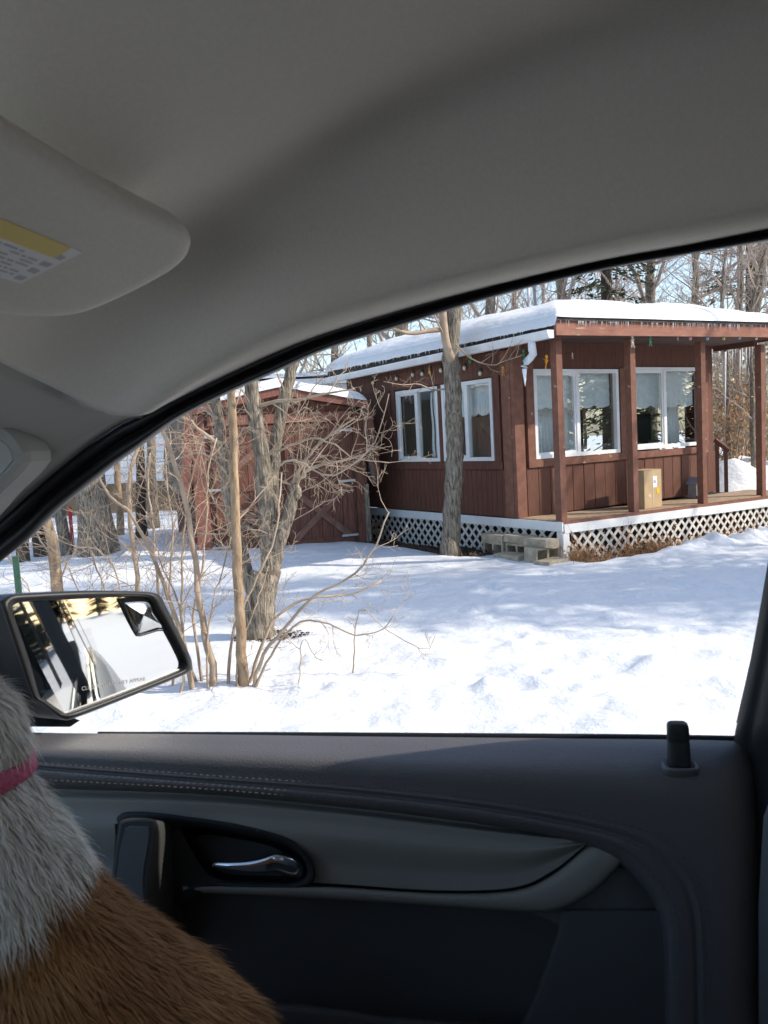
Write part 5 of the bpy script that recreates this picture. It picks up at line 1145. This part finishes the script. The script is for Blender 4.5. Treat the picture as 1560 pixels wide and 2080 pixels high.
m = MB(); pk = [(480, 2034), (600, 2036), (700, 2048), (780, 2062), (1080, 2085)]; m.grid(densify([[cp(x, y, r) for x, y in [(a, b_ + dy) for a, b_ in pk]] for dy, r in ((0, 0.955), (3, 0.94), (12, 0.932), (40, 0.93), (200, 0.935))], 3)); m.build('door_pocket', M_lower2, pad)
# lock knob
kb = cp(1380, 1560, 0.95); kx, ky = CF, CR
m = MB(); rows = []
for z, s in ((-0.004, 1.0), (0.003, 1.0), (0.006, 0.93), (0.007, 0.8), (0.004, 0.7), (-0.004, 0.68)):
    rows.append([kb + kx * 0.0215 * s * math.copysign(abs(math.cos(a)) ** 0.6, math.cos(a)) + ky * 0.0165 * s * math.copysign(abs(math.sin(a)) ** 0.6, math.sin(a)) + UP * z - CR * z * 0.6 for a in [i * 2 * math.pi / 28 for i in range(29)]])
m.grid(rows); lk = m.build('lock_bezel', M_pad, pad)
m = MB(); rows = []
for z, s in ((-0.01, 1.0), (0.03, 0.97), (0.031, 0.93), (0.033, 0.93), (0.034, 0.97), (0.048, 0.95), (0.0515, 0.88), (0.053, 0.7), (0.0533, 0.01)):
    rows.append([kb + kx * 0.0128 * s * math.copysign(abs(math.cos(a)) ** 0.5, math.cos(a)) + ky * 0.009 * s * math.copysign(abs(math.sin(a)) ** 0.5, math.sin(a)) + UP * z + CR * z * 0.12 for a in [i * 2 * math.pi / 24 for i in range(25)]])
m.grid(rows); m.build('lock_knob', M_trim_d, pad)
# B pillar
bl = [(1700, 420), (1650, 640), (1600, 900), (1560, 1140), (1530, 1310), (1500, 1455), (1490, 1505), (1494, 1540), (1497, 1700), (1497, 2250)]
rows = []
for dx, o in ((4, -0.03), (0, 0.0), (3, 0.010), (16, 0.020), (34, 0.026), (55, 0.04), (140, 0.07), (300, 0.08)): rows.append([wp(x + dx, y, o) if y < 1530 else cp(x + dx, y, wr(cp(1494, 1540, 1.0)) - o) for x, y in bl])
m = MB(); m.grid(densify([spline(r, 60) for r in rows], 3)); m.build('pillar_cover', M_trim_d, car)
# passenger seat: only its outer edge shows
def seat_ring(f0, f1, r0, r1, z, rad=0.05):
    q = []
    for (cf, cr, a0) in ((f0 - rad, r1 - rad, 0), (f1 + rad, r1 - rad, 90), (f1 + rad, r0 + rad, 180), (f0 - rad, r0 + rad, 270)):
        for k in range(6):
            a = R(a0 + 90 * k / 5); q.append(cw(cf + rad * math.cos(a), cr + rad * math.sin(a), z))
    return q + [q[0]]
e1 = cp(1520, 1700, 0.86); e0 = cp(1521, 2050, 0.86); fz1, zz1 = e1.dot(CF), e1.z; fz0, zz0 = e0.dot(CF), e0.z
def fat(z): return fz1 + (fz0 - fz1) * (z - zz1) / (zz0 - zz1)
zt = cp(1545, 1512, 0.84).z
rows = []
for z, ins in ((0.62, 0.0), (0.8, 0.0), (1.0, 0.0), (zt - 0.07, 0.004), (zt - 0.035, 0.012), (zt - 0.012, 0.028), (zt, 0.055), (zt + 0.003, 0.09)):
    rows.append(seat_ring(fat(z) - ins, fat(z) - 0.15 + ins, 0.34 + ins, 0.862 - ins, z, 0.045))
m = MB(); m.grid(rows); m.add(rows[-1][:-1], [tuple(range(24))]); m.build('backrest', M_seat, car)
rows = []
for z, ins in ((0.36, 0.01), (0.62, 0.0), (0.68, 0.01), (0.70, 0.04)): rows.append(seat_ring(0.40 - ins, -0.16 + ins, 0.34 + ins, 0.86 - ins, z, 0.06))
m = MB(); m.grid(rows); m.add(rows[-1][:-1], [tuple(range(24))]); m.build('seat_cushion', M_seat, car)
# ---- side mirror
MR = 1.09
d0 = ray(205, 1222); MP = CAM + d0 * (MR / d0.dot(CR)); e_ = (CAM - MP).normalized(); refl = (-CF + CR * 0.02).normalized(); MN = (e_ + refl).normalized()
def mp(x, y, o=0.0): return onplane(x, y, MP + MN * o, MN)
G = [(24, 1236), (32, 1226), (60, 1222), (155, 1217), (240, 1213), (290, 1213), (303, 1219), (312, 1236), (345, 1290), (372, 1342), (372, 1352), (362, 1361), (250, 1406), (140, 1446), (128, 1446), (90, 1420), (80, 1410), (60, 1340)]
Hs = [(0, 1222), (20, 1209), (60, 1206), (155, 1201), (240, 1201), (305, 1204), (324, 1211), (336, 1232), (362, 1285), (386, 1336), (388, 1356), (378, 1368), (260, 1416), (150, 1458), (125, 1458), (84, 1428), (66, 1414), (36, 1330)]
gi = pxs(G + [G[0]], 121)[:-1]; ho = pxs(Hs + [Hs[0]], 121)[:-1]
al = lambda pp: min(range(len(pp)), key=lambda i: abs(math.atan2(pp[i][1] - 1325, pp[i][0] - 210)))
gi = gi[al(gi):] + gi[:al(gi)]; ho = ho[al(ho):] + ho[:al(ho)]
def mring(pp, o, ex=1.0, sh=V()): q = [mp(x, y, o) + sh for x, y in pp]; c = sum(q, V()) / len(q); q = [c + (p - c) * ex for p in q]; return q + [q[0]]
back = CF * 1.0 + CR * 0.1
m = MB(); m.grid([mring(gi, 0.002), mring(mixp(gi, ho, 0.25), 0.014), mring(mixp(gi, ho, 0.7), 0.018), mring(ho, 0.010), mring(ho, -0.006, 1.01), mring(ho, -0.004, 0.99, back * 0.05), mring(ho, 0, 0.9, back * 0.10), mring(ho, 0, 0.66, back * 0.14), mring(ho, 0, 0.02, back * 0.155)])
smr = m.build('side_mirror', M_house_b, car)
m = MB(); gg = [mp(x, y, 0.004) for x, y in gi]; m.add(gg, [tuple(range(len(gg)))]); gm = m.build('mirror_glass', M_mirror, smr)
# the small spotting mirror set in its corner: bulged
sp_ = [(240, 1217), (303, 1215), (318, 1240), (339, 1276), (318, 1281), (284, 1291), (276, 1287), (262, 1262)]
sq = pxs(sp_, 50); c_ = (292, 1250); m = MB(); rings = []
for s, o in ((1.0, 0.0045), (0.97, 0.0075), (0.7, 0.0125), (0.4, 0.0155), (0.02, 0.0165)): q = [mp(c_[0] + (x - c_[0]) * s, c_[1] + (y - c_[1]) * s, o) for x, y in sq]; rings.append(q + [q[0]])
m.grid(rings); m.build('spot_mirror', M_mirror, smr)
m = MB(); fr_ = sq + [sq[0]]; m.tube([mp(x, y, 0.005) for x, y in fr_], 0.0016, 5); m.build('spot_mirror_rim', M_house_b, smr)
fc = bpy.data.curves.new('etched_text', 'FONT'); fc.body = 'CLOSER THAN THEY APPEAR'; fc.size = 0.0082; fc.align_x = 'RIGHT'
fo_ = bpy.data.objects.new('tmp', fc); COL.objects.link(fo_); dg = bpy.context.evaluated_depsgraph_get(); me = bpy.data.meshes.new_from_object(fo_.evaluated_get(dg)); bpy.data.objects.remove(fo_)
a_, b2_ = mp(296, 1382, 0.0045), mp(215, 1395, 0.0045); ex_ = (a_ - b2_).normalized(); ey_ = MN.cross(ex_).normalized()
for v in me.vertices: v.co = a_ + ex_ * v.co.x + ey_ * v.co.y
me.materials.clear(); me.materials.append(mat('etching', (0.33, 0.34, 0.35), 0.6)); eo = bpy.data.objects.new('etched_text', me); COL.objects.link(eo); eo.parent = smr
# arm to the door
m = MB(); arm = [(-160, 1300), (0, 1330), (66, 1400), (84, 1426), (140, 1458), (60, 1462), (0, 1440), (-160, 1440)]
m.prism([cp(x, y, 1.06) for x, y in arm], CR * 0.05, 0.006, 0.006); m.build('mirror_arm', M_house_b, smr)
m = MB(); m.prism([cp(x, y, 1.045) for x, y in ((-300, 1200), (-60, 1215), (0, 1300), (60, 1420), (100, 1462), (140, 1478), (-300, 1475))], CR * 0.03, 0.004, 0.004); m.build('mirror_sail', M_house_b, smr)
# ---- outer side of the car, seen in the mirror
secs = []
for r, z in ((1.00, 0.30), (1.11, 0.40), (1.155, 0.62), (1.165, 0.86), (1.15, 0.94), (1.13, 0.985), (1.10, 1.03), (1.06, 1.06), (1.03, 1.065)):
    secs.append([cw(f, r - 0.02 * max(0, -f - 1.6), z) for f in (1.5, 0.7, 0.2, -0.3, -0.9, -1.5, -2.0, -2.6)])
body = loftf('body_side', secs, M_paint)
m = MB(); m.tube([cw(f, 1.052, 1.07) for f in (0.8, 0, -1, -2.2)], 0.010, 6); m.build('belt_moulding', M_chrome, body)
m = MB(); m.grid([[cw(f, 1.04 - 0.02 * max(0, -f - 1.6), 1.11) for f in (-0.40, -1.2, -2.3)], [cw(f, 0.93, 1.62) for f in (-0.46, -1.2, -2.0)]]); m.build('rear_window', M_tint, car)
for f in (-0.36, -1.36):
    m = MB(); m.grid([[cw(f + d, 1.0625, 1.11), cw(f + d - 0.035, 1.0, 1.36), cw(f + d - 0.055, 0.925, 1.66)] for d in (0.11, 0.0, -0.045)]); m.build('window_pillar', M_house_b, car)
for f in (-0.20, -1.16):
    h = MB(); h.tube(spline([cw(f + 0.11, 1.15, 0.90), cw(f + 0.08, 1.192, 0.905), cw(f, 1.20, 0.905), cw(f - 0.08, 1.192, 0.905), cw(f - 0.11, 1.15, 0.90)], 16), [0.014] * 16, 8); h.build('outer_handle', M_chrome, body)
    for f0 in (f - 0.16,):
        s = MB(); s.prism([cw(f0, 1.162, 0.60), cw(f0, 1.169, 0.88), cw(f0 + 0.006, 1.169, 0.88), cw(f0 + 0.006, 1.162, 0.60)], CR * -0.004); s.build('door_gap', M_dark, body)
# ================================================================== THE DOG
dog = thing('dog', cp(100, 2050, 0.56), 'white and brown long haired dog with a pink collar sitting on the passenger seat', 'dog')
def attr_mat(name, rough):
    m = bpy.data.materials.new(name); m.use_nodes = True; n = m.node_tree; a = n.nodes.new('ShaderNodeAttribute'); a.attribute_name = 'coat'
    b = n.nodes['Principled BSDF']; n.links.new(a.outputs['Color'], b.inputs['Base Color']); b.inputs['Roughness'].default_value = rough; b.inputs['Specular IOR Level'].default_value = 0.2
    return m
M_fur = attr_mat('dog_coat', 0.7)
J = [  # traced joints: x, y in the photograph, distance to the right, radius
 (380, 2440, 0.60, 0.125), (270, 2260, 0.60, 0.142), (170, 2120, 0.59, 0.138), (75, 2000, 0.585, 0.124), (22, 1880, 0.58, 0.106), (0, 1765, 0.575, 0.080), (-38, 1680, 0.57, 0.055), (-62, 1590, 0.57, 0.042), (-75, 1500, 0.57, 0.052)]
vs = [cp(x, y, r) for x, y, r, _ in J]; rd = [q for *_, q in J]
hd = vs[8]; SEAT = 0.70; sh_ = vs[4]
m = MB()
def limb(pts, rads, n=28):
    q = spline(pts, n); rr_ = spline([V((r, 0, 0)) for r in rads], n)
    for p, r in zip(q, rr_): m.ball(p, max(r.x, 0.008), 16, 10)
limb(vs, rd, 40)
limb([hd, hd + CF * 0.06 + UP * 0.004, hd + CF * 0.12 - UP * 0.012, hd + CF * 0.155 - UP * 0.015], [0.052, 0.042, 0.026, 0.018], 16)
for s in (-1, 1):
    a = sh_ + CR * 0.055 * s + CF * 0.04 - UP * 0.06; foot = V(a) + CF * 0.05; foot.z = SEAT + 0.022
    limb([a, V((a.x, a.y, (a.z + SEAT) / 2 + 0.02)) + CF * 0.01, foot + UP * 0.03, foot + CF * 0.035], [0.055, 0.03, 0.022, 0.02], 26)
    b = vs[1] + CR * 0.05 * s; k = b + CF * 0.10; k.z = SEAT + 0.12; f_ = b + CF * 0.02; f_.z = SEAT + 0.025
    limb([b, k, f_, f_ + CF * 0.11], [0.08, 0.055, 0.03, 0.022], 26)
t0 = V(vs[0]) - CF * 0.04; tl = V(vs[0]) - CF * 0.16; tl.z = SEAT + 0.06; limb([t0, tl, tl + CR * 0.1 - UP * 0.02], [0.05, 0.035, 0.02], 18)
o0 = origin_of(dog); me = m.mesh('body', M_fur, o0); bo_ = bpy.data.objects.new('body', me); COL.objects.link(bo_)
rm = bo_.modifiers.new('remesh', 'REMESH'); rm.mode = 'VOXEL'; rm.voxel_size = 0.009; sm_ = bo_.modifiers.new('smooth', 'SMOOTH'); sm_.iterations = 8; sm_.factor = 0.6
dg = bpy.context.evaluated_depsgraph_get(); em = bpy.data.meshes.new_from_object(bo_.evaluated_get(dg)); bo_.modifiers.clear(); bo_.data = em
em.materials.clear(); em.materials.append(M_fur); bo_.parent = dog
for p in em.polygons: p.use_smooth = True
pa, pb = cp(258, 1762, 0.47), cp(0, 1968, 0.44)
dl = V((pb.dot(CF) - pa.dot(CF), pb.z - pa.z, 0)); ln = V((dl.y, -dl.x, 0)).normalized()
if ln.y < 0: ln = -ln
hdv = V((hd.dot(CF), hd.z, 0))
def coat(p):                                       # the dog's own patches: white fore part, brown body
    f, z = p.dot(CF), p.z; s = (f - pa.dot(CF)) * ln.x + (z - pa.z) * ln.y
    s += 0.018 * noise.noise(p * 22) + 0.012 * noise.noise(p * 60)
    t = sstep(-0.012, 0.012, s); n_ = 0.5 + 0.5 * noise.noise(p * 14 + V((4, 4, 4)))
    br = V((0.27, 0.115, 0.038)).lerp(V((0.48, 0.24, 0.088)), n_); wh = V((0.78, 0.72, 0.63)).lerp(V((0.90, 0.86, 0.78)), n_)
    return br.lerp(wh, t)
ca = em.color_attributes.new('coat', 'FLOAT_COLOR', 'POINT')
for i, v in enumerate(em.vertices): c = coat(v.co + o0); ca.data[i].color = (c.x * 0.8, c.y * 0.8, c.z * 0.8, 1)
# the coat of hair, strand by strand
rng = np.random.RandomState(5); em.calc_loop_triangles()
tv = np.array([t.vertices for t in em.loop_triangles]); co = np.array([v.co for v in em.vertices]); no = np.array([v.normal for v in em.vertices])
A, B, C_ = co[tv[:, 0]], co[tv[:, 1]], co[tv[:, 2]]; ar = np.linalg.norm(np.cross(B - A, C_ - A), axis=1)
cen_ = (A + B + C_) / 3 + np.array(o0); vis_w = ar * np.where(cen_ @ np.array(CR) < 0.64, 1.0, 0.15) * np.where(cen_[:, 2] > 0.78, 1, 0.3)
NS = 110000; idx = rng.choice(len(ar), NS, p=vis_w / vis_w.sum()); u = rng.rand(NS, 1); w_ = rng.rand(NS, 1); fl = (u + w_) > 1; u = np.where(fl, 1 - u, u); w_ = np.where(fl, 1 - w_, w_)
P0 = A[idx] + (B[idx] - A[idx]) * u + (C_[idx] - A[idx]) * w_; NRM = no[tv[idx, 0]]
spn = np.array([list(v - o0) for v in vs[:9]]); tang = spn[:-1] - spn[1:]; tang /= np.linalg.norm(tang, axis=1, keepdims=True); midp = (spn[:-1] + spn[1:]) / 2
near_ = np.argmin(((P0[:, None, :] - midp[None]) ** 2).sum(2), axis=1); FL = tang[near_] * 1.0 + np.array([0, 0, -0.55])
FL = FL - NRM * (FL * NRM).sum(1, keepdims=True); FL /= np.linalg.norm(FL, axis=1, keepdims=True) + 1e-9
clump = np.array([[noise.noise(V(p) * 30), noise.noise(V(p) * 30 + V((9, 9, 9))), noise.noise(V(p) * 30 + V((5, 1, 7)))] for p in P0])
FL = FL + 0.28 * clump + 0.16 * rng.randn(NS, 3)
Ls = (0.013 + 0.011 * rng.rand(NS, 1)) * (0.8 + 0.5 * clump[:, :1]); lift = 0.22 + 0.2 * rng.rand(NS, 1)
sd_ = np.cross(FL, NRM); sd_ /= np.linalg.norm(sd_, axis=1, keepdims=True) + 1e-9; wd_ = (0.0003 + 0.0003 * rng.rand(NS, 1))
Q1 = P0 + (FL * 0.35 + NRM * lift * 0.35) * Ls; Q2 = P0 + (FL * 0.75 + NRM * lift * 0.5) * Ls; Q3 = P0 + (FL * 1.1 + NRM * lift * 0.45) * Ls
VV = np.stack([P0 - sd_ * wd_, P0 + sd_ * wd_, Q1 - sd_ * wd_, Q1 + sd_ * wd_, Q2 - sd_ * wd_ * .7, Q2 + sd_ * wd_ * .7, Q3], 1).reshape(-1, 3)
o7 = (np.arange(NS) * 7)[:, None]; quad = np.concatenate([o7 + np.array([[0, 1, 3, 2]]), o7 + np.array([[2, 3, 5, 4]])], 0).reshape(-1, 4); tri = (o7 + np.array([[4, 5, 6]]))
fm = bpy.data.meshes.new('fur'); fm.vertices.add(len(VV)); fm.vertices.foreach_set('co', VV.astype(np.float32).ravel())
LI = np.concatenate([quad.ravel(), tri.ravel()]); FT = np.concatenate([np.full(len(quad), 4), np.full(len(tri), 3)]); fm.loops.add(len(LI)); fm.loops.foreach_set('vertex_index', LI.astype(np.int32))
fm.polygons.add(len(FT)); fm.polygons.foreach_set('loop_start', (np.cumsum(FT) - FT).astype(np.int32)); fm.update(calc_edges=True)
cs = np.array([list(coat(V(p) + o0)) for p in P0]) * (0.78 + 0.42 * rng.rand(NS, 1)); cs = np.clip(cs, 0, 0.92)
cc = np.concatenate([np.repeat(cs, 7, 0), np.ones((NS * 7, 1))], 1).astype(np.float32); at = fm.color_attributes.new('coat', 'FLOAT_COLOR', 'POINT'); at.data.foreach_set('color', cc.ravel())
fm.materials.append(M_fur); fo = bpy.data.objects.new('fur', fm); COL.objects.link(fo); fo.parent = dog; fo['kind'] = 'stuff'
# ears, nose, collar
for s in (-1, 1):
    m = MB(); e = hd + CF * 0.018 + CR * 0.052 * s + UP * 0.012; m.ball(e, (0.024, 0.009, 0.042), 14, 10, (CF, (CR + UP * 0.25 * s).normalized(), (UP - CR * 0.25 * s - CF * 0.3).normalized()))
    eo = m.build('ear', mat('ear_brown', (0.2, 0.085, 0.03), 0.8, 0.2, 30), dog)
    m = MB(); m.ball(hd + CF * 0.085 + CR * 0.03 * s + UP * 0.022, 0.006, 8, 6); m.build('eye', mat('dog_eye', (0.01, 0.008, 0.006), 0.1), dog)
m = MB(); m.ball(hd + CF * 0.168 - UP * 0.008, (0.010, 0.010, 0.008), 8, 6); m.build('nose', M_rubber, dog)
cpn = cp(-84, 1590, 0.57); ax_ = (vs[7] - vs[6]).normalized(); e1 = ax_.cross(CR).normalized(); e2 = ax_.cross(e1)
rows = []
for k in range(41):
    a = 2 * math.pi * k / 40; c = cpn + (e1 * math.cos(a) + e2 * math.sin(a)) * 0.0585; nrm = (e1 * math.cos(a) + e2 * math.sin(a))
    rows.append([c + ax_ * 0.009, c + nrm * 0.003 + ax_ * 0.007, c + nrm * 0.0035, c + nrm * 0.003 - ax_ * 0.007, c - ax_ * 0.009])
m = MB(); m.grid(rows); m.build('collar', M_collar, dog)
